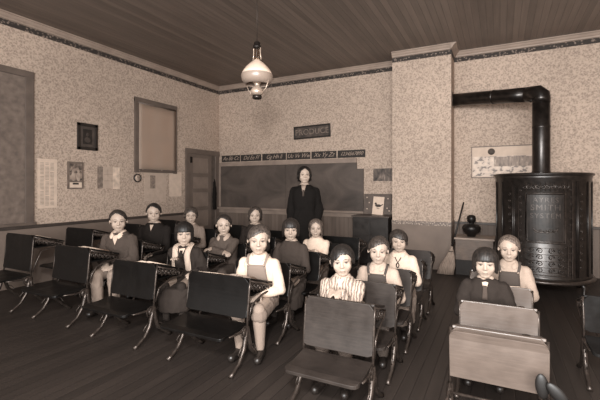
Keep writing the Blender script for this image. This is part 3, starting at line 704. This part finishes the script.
# ------------------------------------------------------------------ people
def rotx(a): return Matrix.Rotation(a, 3, 'X')
def interp(tab, x):
    for (a, va), (b, vb) in zip(tab, tab[1:]):
        if x <= b:
            t = (x-a)/(b-a); t = t*t*(3-2*t); return va+(vb-va)*t
    return tab[-1][1]
def ik(a, b, l1, l2, pole):
    a = V(a); b = V(b); d = b-a; L = min(d.length, (l1+l2)*.995); u = d.normalized(); b2 = a+u*L
    x = (l1*l1-l2*l2+L*L)/(2*L); hgt = math.sqrt(max(0, l1*l1-x*x)); p = V(pole); p = (p-u*p.dot(u)).normalized()
    return a+u*x+p*hgt, b2
def hand(mb, w, d, nrm, side, k, curl=.5):
    """w wrist, d direction to the fingers, nrm back of the hand, side +1/-1 thumb side factor"""
    d = V(d).normalized(); nrm = V(nrm); nrm = (nrm-d*nrm.dot(d)).normalized(); s_ = d.cross(nrm)*side
    R = Matrix((s_, d, nrm)).transposed(); k *= 1.0
    mb.ell(V(w)+d*.038*k, (.034*k, .045*k, .015*k), R)
    mb.cap(V(w)-d*.02*k, V(w)+d*.02*k, .020*k, .022*k)
    for i, (off, ln) in enumerate(((.027, .058), (.009, .066), (-.009, .061), (-.027, .048))):
        a = V(w)+(d*.070+s_*off)*k; sp = (d+s_*off*6).normalized(); ln *= k
        c1 = (sp*math.cos(curl*.5)-nrm*math.sin(curl*.5)); c2 = (sp*math.cos(curl*1.3)-nrm*math.sin(curl*1.3)); c3 = (sp*math.cos(curl*2)-nrm*math.sin(curl*2))
        p1 = a+c1*ln*.45; p2 = p1+c2*ln*.32; p3 = p2+c3*ln*.23
        r = .0088*k; mb.chain([a-d*.02*k, a, p1, p2, p3], [r, r*1.05, r*.98, r*.9, r*.8])
    a = V(w)+(d*.018+s_*.026)*k; td = (d*.75+s_*.75-nrm*.25).normalized(); p1 = a+td*.030*k; p2 = p1+(d*.9+s_*.35-nrm*.3).normalized()*.026*k
    mb.chain([V(w)+d*.01*k, a, p1, p2], [.012*k, .0125*k, .010*k, .0085*k])
HL = {
 'boy': dict(tab=[(0, .38), (30, .35), (52, .22), (66, .12), (78, .02), (92, .06), (112, -.12), (180, -.26)], a=.400, b=.455, rz=.45, zc=.10, below='hug'),
 'boy_low': dict(tab=[(0, .29), (38, .25), (62, .14), (78, .02), (92, .06), (112, -.12), (180, -.26)], a=.405, b=.46, rz=.45, zc=.10, below='hug'),
 'bang_bob': dict(tab=[(0, .13), (40, .11), (52, .02), (64, -.26), (90, -.34), (180, -.36)], a=.405, b=.455, rz=.42, zc=.11, below='hang'),
 'bob': dict(tab=[(0, .38), (30, .27), (48, .08), (62, -.18), (90, -.34), (180, -.38)], a=.41, b=.455, rz=.43, zc=.10, below='hang'),
 'short_bob': dict(tab=[(0, .17), (36, .15), (54, .06), (70, -.14), (90, -.20), (180, -.30)], a=.41, b=.455, rz=.42, zc=.11, below='hang'),
 'side': dict(tab=[(0, .28), (30, .20), (55, .06), (72, -.12), (90, -.16), (180, -.30)], a=.40, b=.455, rz=.43, zc=.10, below='hang'),
 'long': dict(tab=[(0, .37), (30, .27), (50, .06), (64, -.30), (90, -.55), (180, -.62)], a=.40, b=.46, rz=.42, zc=.10, below='hang'),
}
def hair_mesh(style, H, seed, wave=0, part=0):
    S = HL[style]; seg = 72; nt_, nb = 9, 7; rnd = random.Random(seed); ph0 = rnd.random()*6
    def prof(phi, off):
        pd = abs(math.degrees(phi)); zh = interp(S['tab'], pd); a, b, rz, zc = S['a']-off, S['b']-off, S['rz']-off, S['zc']
        if part or style == 'boy': zh += (part or -1)*.13*math.sin(phi)*max(0, math.cos(phi)); 
        if off == 0: zh += .012*math.sin(phi*23+ph0)+.008*math.sin(phi*41)
        out = []
        bumpy = (1+(.014*math.sin(phi*31+ph0)+.010*math.sin(phi*53+1)) if off == 0 else 1)
        thm = PI/2 if zh <= zc else math.acos(min(1, (zh-zc)/rz))
        for i in range(1, nt_+1):
            th = thm*i/nt_; z = zc+rz*math.cos(th); f = math.sin(th)
            out.append((f*(1+(bumpy-1)*min(1, i/3)), z))
        fl = out[-1][0]
        for i in range(1, nb+1):
            if zh <= zc:
                z = zc+(zh-zc)*i/nb
                f = (1-.55*((zc-z)**2)*2.2 if S['below'] == 'hug' else 1-.25*(zc-z)**2)*bumpy
                if S['below'] == 'hang': f -= .10*max(0, i/nb-.75)
                f += wave*math.sin((zc-z)*26+phi*3)*.05
            else: z = zh-.002*i; f = fl-.002*i
            out.append((f, z))
        return [V((a*f*math.sin(phi)*(1+part*.05*math.sin(phi)), .05-b*f*math.cos(phi), z+part*.03*math.sin(phi)*math.sqrt(max(0, f))*(z > zc))) for f, z in out]
    vs = []; n = nt_+nb
    for off in (0, .075):
        vs.append(V((0, .05, S['zc']+S['rz']-off)))
        for k in range(seg): vs += prof(2*PI*k/seg-PI, off)
    base2 = 1+seg*n; fs = []
    for k in range(seg):
        l = (k+1) % seg; A = 1+k*n; B = 1+l*n
        fs.append((0, A, B)); fs.append((base2, base2+B, base2+A))
        for i in range(n-1):
            fs.append((A+i, A+i+1, B+i+1, B+i)); fs.append((base2+A+i, base2+B+i, base2+B+i+1, base2+A+i+1))
        fs.append((A+n-1, base2+A+n-1, base2+B+n-1, B+n-1))
    mb = MB(); mb.add([p*H for p in vs], fs); return mb
def hair_mat(v):
    key = ('hair', v)
    if key in _mats: return _mats[key]
    mt, nt, b = nodes('hair'); n = N(nt, 'ShaderNodeTexNoise', Scale=30.0, Detail=5.0); nt.links.new(coords(nt, (3, 3, .5)), n.inputs['Vector'])
    nt.links.new(ramp(nt, n.outputs[0], [(.35, sep(v*.45)), (.65, sep(min(1, v*.98)))]), b.inputs['Base Color']); b.inputs['Roughness'].default_value = .5
    b.inputs['Specular IOR Level'].default_value = .5; bump(nt, b, n.outputs[0], .6, .004); _mats[key] = mt; return mt
def xform(mb, M): 
    for i, p in enumerate(mb.v): mb.v[i] = M @ p
    return mb
def head_parts(mb, H, M, female=False):
    """adds the head to the body mesh builder; M maps head units*H to body space"""
    h = MB()
    h.ell((0, .05, .13), (.345, .415, .365)); h.ell((0, -.06, -.12), (.285, .30, .34)); h.ell((0, -.19, -.385), (.10, .11, .085))
    for sx in (-1, 1):
        h.ell((sx*.150, -.205, -.13), (.12, .10, .14)); h.ell((sx*.35, .06, -.03), (.026, .065, .10), Matrix.Rotation(sx*.35, 3, 'Z'))
        h.ell((sx*.035, -.37, -.13), (.036, .035, .028)); h.cap((sx*.05, -.345, .085), (sx*.20, -.29, .075), .035, .03)
        h.cap((sx*.20, .0, -.22), (sx*.07, -.19, -.38), .085, .075)
    h.cap((0, -.335, .06), (0, -.385, -.10), .030, .045); h.ell((0, -.40, -.12), (.045, .045, .035))
    h.ell((0, -.305, -.25), (.085, .055, .045)); h.ell((0, -.29, -.30), (.07, .05, .035))
    for i, p in enumerate(h.v): h.v[i] = M @ V((p.x*H*1.05, p.y*H, p.z*H))
    mb.merge(h)
def face_parts(root, H, M, iris=.12, browv=.34, smile=0):
    def T(mb): return xform(mb, M @ Matrix.Scale(H, 4))
    for sx in (-1, 1):
        e = T(MB().ell((sx*.135, -.292, .0), (.054, .045, .028))).build('eye', EYEW, root)
        T(MB().ell((sx*.135, -.328, .0), (.026, .014, .026))).build('iris', IRIS, e)
        T(MB().cap((sx*.080, -.332, .020), (sx*.190, -.306, .018), .012, .009)).build('eyelid', plain(.30, .6), e)
        T(MB().tube([(sx*.06, -.372, .095), (sx*.13, -.358, .115), (sx*.215, -.305, .092)], [.008, .009, .005], 8)).build('eyebrow', plain(browv, .9), root)
    T(MB().tube([(-.085, -.318, -.262+smile*.03), (-.045, -.346, -.268), (0, -.354, -.266-smile*.012), (.045, -.346, -.268), (.085, -.318, -.262+smile*.03)], [.005, .014, .017, .014, .005], 8)).build('lips', LIP, root)
def make_person(label, X, Y, Hs, Ht, Hh=.235, hair='boy', hv=.25, body_turn=.4, lean=.08, top=('shirt', .8), pose='desk', lid=.6, lower=('trousers', .4), extras=(), seed=1, tilt=0, wave=0, part=0, smile=0, smat=None, headturn=1, shoff=0, shift=0, sh_w=1.0):
    look = math.atan2(-X, Y)                       # yaw that faces the photographer
    bt = look*body_turn
    root = empty('person', (X, Y, 0), bt); tag(root, label, 'person')
    k = (Ht-Hs)/.70; k = max(.85, min(1.15, k))
    hz = Hs+.085; chin = Ht-Hh; shz = chin+.004*k; ys = -lean
    hp = V((0, 0, hz)); ch = V((shift*.5, ys*.6, hz+(shz-hz)*.62)); nk = V((shift, ys, shz+.01))
    sw = .138*k*sh_w
    body = MB()
    tors = lambda g: [((0, .0, hz-.07), .125*k+g, .085*k+g), ((0, 0, hz), .135*k+g, .095*k+g), ((shift*.3, ys*.3, hz+(shz-hz)*.30), .115*k+g, .083*k+g), (ch, .135*k+g, .092*k+g), ((shift*.9, ys*.9, shz-.078*k), (sw*.90)+g*.8, .078*k+g*.8), ((shift, ys, shz-.015*k), sw*.52+g*.6, .055*k+g*.6), ((shift, ys, shz+.012*k), .055*k+g*.5, .05*k+g*.5)]
    body.loft(tors(0))
    hd_yaw = (look-bt)*headturn
    HC = V((shift, ys-.02, chin+Hh*.5))
    M = Matrix.Translation(HC) @ Matrix.Rotation(hd_yaw, 4, 'Z') @ Matrix.Rotation(tilt, 4, 'Y') @ Matrix.Rotation(math.radians(3), 4, 'X')
    body.cap(nk-V((0, 0, .03)), HC+V((0, .015, -.20*Hh)), .045*k, .043*k)
    head_parts(body, Hh, M)
    # arms
    sleeves = MB(); arms = []
    for sx in (-1, 1):
        sh = V((shift+sx*sw*.95, ys+.005, shz-.085*k))
        if pose == 'desk': tgt = V((shift-sx*.02+sx*.055, -.235*k-.02, lid+.035)); pole = (sx*.55, .7, -.8)
        elif pose == 'cross': tgt = V((shift-sx*.085, -.205*k-(.0 if sx > 0 else .035), lid+.045+(.03 if sx > 0 else 0))); pole = (sx*1.6, -.2, -.7)
        elif pose == 'lap': tgt = V((sx*.05, -.21*k, hz+.085)); pole = (sx*.9, .7, -.4)
        elif pose == 'side':                       # one hand down by the desk side
            tgt = V((sx*.15, -.18*k, hz+.10)) if sx > 0 else V((.0, -.23*k, lid+.035)); pole = (sx*.35, .9, -.3)
        el, wr = ik(sh, tgt, .215*k, .185*k, pole)
        d = (wr-el).normalized()
        body.cap(sh, el, .040*k, .031*k); body.cap(el, wr, .030*k, .020*k)
        if pose in ('desk', 'cross'): hdv = V((-sx*.6, -.5, -.05)); nr = (0, 0, 1)
        elif pose == 'lap': hdv = V((-sx*.25, -.8, -.2)); nr = (0, -.2, 1)
        else: hdv = d+V((0, -.3, -.3)); nr = (sx*.6, 0, .8) if sx > 0 else (0, 0, 1)
        hand(body, wr, hdv, nr, -sx*1, .86*k, .45 if pose != 'cross' else .7)
        arms.append((sh, el, wr))
    # legs
    legs = []
    for sx in (-1, 1):
        hipj = V((sx*.07*k, -.02, hz-.015)); kn = V((sx*.085*k, -.33*k, hz-.005)); an = V((sx*.085*k, -.30*k, .085)); toe = an+V((sx*.02, -.12*k, -.045))
        body.cap(hipj, kn, .066*k, .046*k); body.chain([kn, kn+(an-kn)*.35, an], [.044*k, .045*k, .028*k]); body.cap(an+V((0, .02, -.045)), toe, .030*k, .024*k)
        legs.append((hipj, kn, an, toe))
    link('body', remeshed(body, .0058, 2), SKIN, root)
    face_parts(root, Hh, M, browv=max(.16, hv*.9), smile=smile)
    hm = hair_mesh(hair, Hh, seed, wave, part); xform(hm, M); hm.build('hair', hair_mat(hv), root)
    # upper garment
    kind, val = top[0], top[1]
    mt = smat or cloth(val)
    g = .014 if kind != 'coat' else .022
    sl_end = {'short': .55}.get(top[2] if len(top) > 2 else '', 1)
    m = MB(); m.loft(tors(g)[:-1]+[((shift, ys, shz-.004), .060*k, .055*k)])
    for (sh, el, wr) in arms:
        m.cap(sh, el, .036*k+g, .034*k+g)
        if sl_end == 1: m.cap(el, el+(wr-el)*.86, .034*k+g, .027*k+g*.7)
    link({'shirt': 'shirt', 'coat': 'jacket', 'sweater': 'sweater', 'dress': 'dress'}[kind], remeshed(m, .009, 3, .006 if kind != 'coat' else .009), mt, root)
    # lower garment
    lk, lv = lower; m = MB()
    if lk in ('trousers', 'overalls'):
        for (a, b, c_, t) in legs: m.cap(a, b, .070*k+.012, .048*k+.014); m.cap(b, c_, .048*k+.014, .040*k+.010)
        m.loft([((0, 0, hz-.075), .13*k+.016, .09*k+.016), ((0, 0, hz+.06), .125*k+.016, .09*k+.018)])
        lmat = stripes(lv*.93, lv*1.07, 60, 'X') if lk == 'overalls' else cloth(lv)
        link(lk, remeshed(m, .010, 3, .006, 18), lmat, root)
    elif lk == 'knickers':
        for (a, b, c_, t) in legs: m.cap(a, b+(c_-b)*.15, .070*k+.012, .052*k+.012)
        m.loft([((0, 0, hz-.075), .13*k+.016, .09*k+.016), ((0, 0, hz+.06), .125*k+.016, .09*k+.018)])
        link('knickers', remeshed(m, .010, 3, .006, 18), cloth(lv), root)
        m = MB()
        for (a, b, c_, t) in legs: m.chain([b, b+(c_-b)*.35, c_], [.044*k+.006, .045*k+.007, .028*k+.006])
        link('stockings', remeshed(m, .009, 2), cloth(lv*1.15), root)
    else:
        m.loft([((0, .0, hz+.05), .13*k+.02, .10*k+.015), ((0, -.06, hz-.0), .17*k, .15*k), ((0, -.17, hz-.02), .19*k, .22*k), ((0, -.21, hz-.12), .185*k, .20*k), ((0, -.25, hz-.25), .175*k, .15*k)])
        link('skirt', remeshed(m, .012, 3, .010, 12), cloth(lv), root)
        m = MB()
        for (a, b, c_, t) in legs: m.chain([b, b+(c_-b)*.35, c_], [.044*k+.005, .045*k+.006, .028*k+.005])
        link('stockings', remeshed(m, .009, 2), cloth(.2), root)
    for (a, b, c_, t) in legs:
        m = MB(); m.cap(c_+V((0, .025, -.045)), t, .036*k, .032*k); m.cap(c_+V((0, .01, -.045)), c_+V((0, .01, .01)), .036*k, .036*k)
        me = remeshed(m, .009, 2)
        for v in me.vertices: v.co.z = max(v.co.z, .003)
        link('shoe', me, plain(.14, .35, .2), root)
    # extras --------------------------------------------------
    fy = lambda f, z=0: ys*f-(.092*k+g)                # approximate chest front
    def front(x, z):                                    # a point on the chest surface
        rs = tors(g); 
        for a, b in zip(rs, rs[1:]):
            za, zb = V(a[0]).z, V(b[0]).z
            if za <= z <= zb:
                t = (z-za)/(zb-za); cx_ = V(a[0]).lerp(V(b[0]), t); rx = a[1]+(b[1]-a[1])*t; ry = a[2]+(b[2]-a[2])*t
                q = min(.98, abs((x-cx_.x)/rx)); return V((x, cx_.y-ry*(1-q**2.4)**(1/2.4), z))
        return V((x, ys-.05*k, z))
    def patch(x0, x1, z0, z1, name, mat, off=.008, n=8, tap=0, par=root):
        vs = []
        for i in range(n+1):
            for j in range(n+1):
                z = z0+(z1-z0)*j/n; f = 1-tap*j/n; x = shift*(z-hz)/(shz-hz)+(x0+(x1-x0)*i/n)*f; p = front(x, z); vs.append(p+V((0, -off, 0)))
        K = len(vs); vs += [p+V((0, .006, 0)) for p in vs]; fs = []; q = n+1
        for i in range(n):
            for j in range(n): a = i*q+j; fs += [(a, a+q, a+q+1, a+1), (K+a, K+a+1, K+a+q+1, K+a+q)]
        for i in range(n): fs += [(i, i+1, K+i+1, K+i), (n*q+i, K+n*q+i, K+n*q+i+1, n*q+i+1), (i*q, K+i*q, K+(i+1)*q, (i+1)*q), (i*q+n, (i+1)*q+n, K+(i+1)*q+n, K+i*q+n)]
        return MB().add(vs, fs).build(name, mat, par)
    def ribbon(pts, wd, name, mat, th=.005):
        m = MB(); P = []; 
        for p in pts: P.append(V(p))
        m.tube(P, wd/2, 8, flat=None); o = m.build(name, mat, root); return o
    for ex in extras:
        e = ex[0]
        if e == 'collar':                                # two collar wings round the neck
            cv = ex[1]; ln = ex[2] if len(ex) > 2 else .075
            for sx in (-1, 1):
                P = [V((shift+sx*.012*k, ys-.062*k-g, shz-.030*k)), V((shift+sx*.040*k, ys-.052*k-g*.6, shz-.006*k)), V((shift+sx*.062*k, ys-.01, shz+.010*k)), V((shift+sx*.03*k, ys+.05*k, shz+.018*k))]
                Q = [V((shift+sx*.030*k, ys-.080*k-g, shz-ln*k)), V((shift+sx*.066*k, ys-.066*k-g, shz-ln*.62*k)), V((shift+sx*.088*k, ys-.01, shz-.022*k)), V((shift+sx*.04*k, ys+.085*k, shz-.015*k))]
                vs = P+Q; fs = [(i, i+1, i+5, i+4) for i in range(3)]; o = MB().add(vs, fs).build('collar', cloth(cv, .1), root); so = o.modifiers.new('s', 'SOLIDIFY'); so.thickness = .007; so.offset = 1; su = o.modifiers.new('u', 'SUBSURF'); su.levels = 2; su.render_levels = 2
        elif e == 'vneck':                               # pale shirt showing in a V, over the garment
            cv = ex[1]; dz = ex[2]*k; hw = ex[3]*k if len(ex) > 3 else .042*k
            vs = []; n = 6
            for j in range(n+1):
                t = j/n; z = shz-.005*k-dz*(1-t) if True else 0
                for i in range(5): x = (i/4-.5)*2*hw*t; p = front(shift+x, min(z, shz-.016*k)); vs.append(V((p.x, p.y-.007+(.018*t*t if t > .8 else 0), z)))
            fs = [(j*5+i, j*5+i+1, (j+1)*5+i+1, (j+1)*5+i) for j in range(n) for i in range(4)]
            o = MB().add(vs, fs).build('shirt_front', cloth(cv, .1), root); so = o.modifiers.new('s', 'SOLIDIFY'); so.thickness = .004
        elif e == 'bib':
            cv = ex[1]; mt2 = stripes(cv*.93, cv*1.07, 60, 'X')
            patch(-.100*k, .100*k, hz+.02, shz-.080*k, 'overall_bib', mt2, tap=.22)
            for sx in (-1, 1):
                P = [front(shift+sx*.068*k, shz-.09*k)+V((0, -.010, 0)), front(shift+sx*.076*k, shz-.06*k)+V((0, -.012, 0)), V((shift+sx*.085*k, ys-.045*k, shz-.008*k)), V((shift+sx*.08*k, ys+.02, shz+.004*k)), V((shift+sx*.06*k, ys+.09*k+g, shz-.07*k)), V((shift+sx*.03*k, .10*k+g+ys*.5, hz+.1))]
                m = MB(); vs = []
                for p in P: vs += [p+V((-.012, 0, 0)), p+V((.012, 0, 0))]
                m.add(vs, [(2*i, 2*i+1, 2*i+3, 2*i+2) for i in range(len(P)-1)]); o = m.build('overall_strap', mt2, root); so = o.modifiers.new('s', 'SOLIDIFY'); so.thickness = .008; so.offset = 0; su = o.modifiers.new('u', 'SUBSURF'); su.levels = su.render_levels = 2
                MB().ell(P[0]+V((0, -.006, .004)), (.008, .004, .008)).build('buckle', plain(.6, .3, .1, 10, .8), root)
        elif e == 'scarf':
            mt2 = stripes(.45, .84, 24, 'X', hard=.3)
            for sx in (-1, 1):
                P = [V((shift+sx*.03*k, ys+.08*k, shz+.01)), V((shift+sx*.085*k, ys+.02, shz+.008)), V((shift+sx*.075*k, ys-.06*k-g, shz-.02*k)), front(shift+sx*.060*k, shz-.09*k)+V((0, -.012, 0)), front(shift+sx*.070*k, shz-.17*k)+V((0, -.012, 0)), front(shift+sx*.075*k, hz+.10)+V((0, -.012, 0))]
                m = MB(); vs = []
                for q, p in enumerate(P): wd = .022+.010*min(q, 3)/3; vs += [p+V((-wd, 0, -.006)), p+V((0, -.008, .004)), p+V((wd, 0, -.006))]
                m.add(vs, [(3*i+j, 3*i+j+1, 3*i+j+4, 3*i+j+3) for i in range(len(P)-1) for j in (0, 1)]); o = m.build('scarf_end', mt2, root); so = o.modifiers.new('s', 'SOLIDIFY'); so.thickness = .008; so.offset = 1; su = o.modifiers.new('u', 'SUBSURF'); su.levels = su.render_levels = 2
        elif e == 'tie':
            cv = ex[1]; patch(-.020*k, .020*k, shz-.16*k, shz-.05*k, 'necktie', cloth(cv), .016, 4, .3)
        elif e == 'lanyard':
            P = [(shift-.055*k, ys-.03, shz+.0), tuple(front(shift-.03*k, shz-.05*k)+V((0, -.008, 0))), tuple(front(shift, shz-.10*k)+V((0, -.010, 0))), tuple(front(shift+.03*k, shz-.05*k)+V((0, -.008, 0))), (shift+.055*k, ys-.03, shz+.0)]
            ribbon(P, .010, 'neck_cord', cloth(.2)); 
            c0 = front(shift, shz-.125*k)+V((0, -.012, 0))
            MB().tube([c0+V((.013*math.cos(a), 0, .022*math.sin(a))) for a in [2*PI*i/12 for i in range(12)]], .005, 6, closed=True).build('pendant', cloth(.18), root)
        elif e == 'pocket':
            patch(ex[1]*k, ex[1]*k+.05*k, shz-.16*k, shz-.11*k, 'pocket', cloth(ex[2]), .008, 4)
    return root

P = make_person
# second row from the left wall
P('boy in dark jacket with white open collar, leftmost child in the room', -4.000, 3.02, 0.35, 1.115, .245, 'boy', .26, .5, .05, ('coat', .30), 'lap', 0.68, ('trousers', .58), [('vneck', .8, .13, .05), ('collar', .84, .09)], 1, part=-1)
P('older boy in black V-neck sweater, hair neatly combed, near the left wall', -4.190, 3.68, 0.35, 1.16, .25, 'boy', .18, .5, .03, ('sweater', .13), 'lap', 0.7, ('trousers', .2), [('vneck', .72, .09, .03)], 2, sh_w=1.1)
P('girl with wavy short hair in plain grey coat, near the door', -4.120, 4.30, 0.35, 1.09, .25, 'side', .34, .5, .03, ('coat', .50), 'lap', .73, ('skirt', .45), [], 3, wave=1)
# third row
P('dark bobbed girl with fringe, striped scarf and dark coat', -3.015, 3.06, 0.325, 1.02, .245, 'bang_bob', .14, .5, .04, ('coat', .20), 'side', 0.62, ('skirt', .22), [('vneck', .8, .12, .045), ('scarf',), ('tie', .16)], 4, smile=1)
P('boy with slicked hair and folded arms in brown sweater', -3.000, 3.71, 0.325, 1.05, .24, 'boy', .24, .4, .06, ('sweater', .32), 'cross', 0.59, ('trousers', .3), [('collar', .66, .08)], 5)
P('bobbed girl in dark dress below the blackboard, left of the teacher', -3.040, 4.40, 0.325, 1.115, .24, 'bob', .30, .4, .03, ('dress', .18), 'lap', 0.6, ('skirt', .2), [], 6, part=1)
# fourth row
P('boy in white shirt and grey bib overalls at the front glossy desk', -1.910, 2.86, 0.325, 1.055, .25, 'boy_low', .34, .45, .08, ('shirt', .84), 'lap', 0.62, ('knickers', .50), [('bib', .50), ('collar', .86, .06)], 7, part=1, smile=.3)
P('girl with dark fringe bob in plain dark brown sweater', -2.030, 3.63, 0.325, 1.05, .235, 'bang_bob', .22, .35, .04, ('sweater', .26), 'lap', 0.62, ('skirt', .25), [], 8, smile=.4)
P('smiling girl in white blouse with light wavy hair behind the sweater girl', -2.035, 4.27, 0.325, .995, .225, 'long', .46, .35, .04, ('shirt', .86), 'desk', 0.6, ('skirt', .4), [], 9, wave=1, smile=1)
# middle brown row
zig = stripes(.47, .72, 15, 'X', distort=5.0)
P('child in zigzag striped shirt at the front of the brown row', -1.050, 2.70, 0.29, .965, .225, 'side', .17, .3, .08, ('shirt', .7), 'desk', .63, ('knickers', .3), [('vneck', .78, .07, .04)], 10, part=1, smat=zig, tilt=-.10)
P('boy in light shirt and dark bib overalls in the brown row', -0.930, 3.23, 0.29, .965, .225, 'boy_low', .30, .25, .07, ('shirt', .70), 'lap', 0.62, ('overalls', .34), [('bib', .25), ('collar', .70, .07)], 11, part=1, smile=.3)
P('girl with short dark bob, white blouse and neck cord', -0.900, 3.82, 0.29, .965, .22, 'short_bob', .26, .3, .03, ('shirt', .84, 'short'), 'lap', 0.62, ('skirt', .5), [('collar', .86, .06), ('lanyard',)], 12, part=-1)
# right row
P('dark fringed girl in dark jacket, nearest the right', -0.100, 3.24, 0.275, .93, .228, 'bang_bob', .20, .0, .04, ('coat', .19), 'lap', 0.55, ('skirt', .2), [('vneck', .80, .11, .03), ('tie', .3)], 13)
P('smiling fair haired boy in overalls in front of the stove', 0.070, 3.80, 0.275, .965, .222, 'boy', .50, .0, .05, ('shirt', .66), 'lap', 0.56, ('overalls', .34), [('bib', .28), ('collar', .68, .07)], 14, smile=1.3)

# teacher, standing
def teacher():
    X, Y, Ht, Hh = -2.475, 4.78, 1.675, .243
    look = math.atan2(-X, Y); bt = look*.7
    root = empty('person', (X, Y, 0), bt); tag(root, 'woman in long dark coat standing in the aisle before the blackboard', 'person')
    chin = Ht-Hh; shz = chin-.015; body = MB()
    tr = lambda g: [((0, 0, .82), .16+g, .11+g), ((0, 0, .93), .165+g, .115+g), ((0, 0, 1.05), .125+g, .09+g), ((0, 0, 1.20), .145+g, .105+g), ((0, 0, shz-.08), .165+g*.8, .085+g), ((0, 0, shz-.015), .085+g*.6, .06+g*.6), ((0, 0, shz+.02), .055+g*.4, .05+g*.4)]
    body.loft(tr(0)); HC = V((0, -.02, chin+Hh*.5)); M = Matrix.Translation(HC) @ Matrix.Rotation(look-bt+.1, 4, 'Z')
    body.cap((0, 0, shz-.02), HC+V((0, .02, -.05)), .052, .048); head_parts(body, Hh, M)
    arms = []
    for sx in (-1, 1):
        sh = V((sx*.150, 0, shz-.085)); el = V((sx*.205, .03, shz-.35)); wr = V((sx*.19, -.09, shz-.55))
        body.cap(sh, el, .048, .038); body.cap(el, wr, .036, .024); hand(body, wr, (-sx*.1, -.3, -1), (sx, -.2, 0), sx, 1.0, .4); arms.append((sh, el, wr))
        body.cap((sx*.085, 0, .84), (sx*.08, -.01, .47), .085, .055); body.chain([(sx*.08, -.01, .47), (sx*.08, .01, .33), (sx*.08, .02, .09)], [.054, .052, .032]); body.cap((sx*.08, .03, .045), (sx*.09, -.13, .03), .034, .026)
    link('body', remeshed(body, .006, 2), SKIN, root); face_parts(root, Hh, M, browv=.16)
    m = MB(); m.loft([((0, 0, .45), .22, .19), ((0, 0, .70), .215, .175), ((0, 0, .93), .205, .155)]+[(c_, rx, ry) for c_, rx, ry in tr(.026)[2:-1]]+[((0, 0, shz+.005), .062, .056)])
    for sh, el, wr in arms: m.cap(sh, el, .060, .058); m.cap(el, el+(wr-el)*.92, .062, .052)
    link('long_coat', remeshed(m, .011, 3, .010, 10), cloth(.09), root)
    m = MB()
    for sx in (-1, 1): m.cap((sx*.08, .03, .045), (sx*.09, -.13, .035), .040, .034)
    link('shoe', remeshed(m, .009, 2), plain(.12, .4), root)
    m = MB()
    for sx in (-1, 1): m.chain([(sx*.08, -.01, .47), (sx*.08, .01, .33), (sx*.08, .02, .09)], [.058, .056, .036])
    link('stockings', remeshed(m, .01, 2), cloth(.2), root)
    vs = []
    for t, z in ((0, shz-.15), (.35, shz-.10), (.7, shz-.05), (1, shz+.0)):
        y = -.118 if t < .9 else -.075
        if .5 < t < .9: y = -.105
        for i in range(3): vs.append((( i-1)*.035*t, y-.012, z))
    MB().add(vs, [(3*j+i, 3*j+i+1, 3*j+i+4, 3*j+i+3) for j in range(3) for i in range(2)]).build('blouse_front', cloth(.62), root).modifiers.new('s', 'SOLIDIFY').thickness = .004
    MB().add([(-.015, -.137, shz-.16), (.012, -.137, shz-.16), (.014, -.137, shz-.07), (-.010, -.137, shz-.07)], [(0, 1, 2, 3)]).build('neck_ribbon', cloth(.3), root).modifiers.new('s', 'SOLIDIFY').thickness = .006
    hm = hair_mesh('bob', Hh, 21, 1.2, 0); xform(hm, M @ Matrix.Scale(1.03, 4)); hm.build('hair', hair_mat(.13), root)
teacher()

# ------------------------------------------------------------------ camera
cam = bpy.data.cameras.new('camera'); co_ = bpy.data.objects.new('camera', cam); COL.objects.link(co_)
cam.sensor_width = 36; cam.lens = 36*380/600; cam.shift_x = -10/600; cam.shift_y = -14/600; cam.clip_start = .05
co_.location = (0, 0, 1.4); co_.rotation_euler = (PI/2, 0, math.atan2(.4472, .8944)); scn.camera = co_
# ------------------------------------------------------------------ light: photographer's flash lamp by the camera and daylight from behind
def area(name, loc, to, size, sy, power, col=(1, .985, .965)):
    l = bpy.data.lights.new(name, 'AREA'); l.shape = 'RECTANGLE'; l.size = size; l.size_y = sy; l.energy = power; l.color = col
    o = bpy.data.objects.new(name, l); COL.objects.link(o); o.location = loc; o.rotation_euler = (V(to)-V(loc)).to_track_quat('-Z', 'Y').to_euler(); return o
area('flash_lamp', (-.05, -.25, 2.15), (-.9, 6, 1.6), .22, .22, 140)
area('daylight_windows', (.3, -2.1, 1.9), (-.8, 6, 1.6), 4.0, 1.8, 490)
area('daylight_right', (2.6, 2.5, 2.1), (-1.5, 4.5, 1.2), 2.2, 1.5, 20)
w = bpy.data.worlds.new('world'); scn.world = w; w.use_nodes = True
w.node_tree.nodes['Background'].inputs[0].default_value = (1, .98, .95, 1); w.node_tree.nodes['Background'].inputs[1].default_value = 1.3
scn.view_settings.view_transform = 'Standard'; scn.view_settings.look = 'None'; scn.view_settings.gamma = 1; scn.view_settings.exposure = 0; scn.view_settings.use_curve_mapping = False
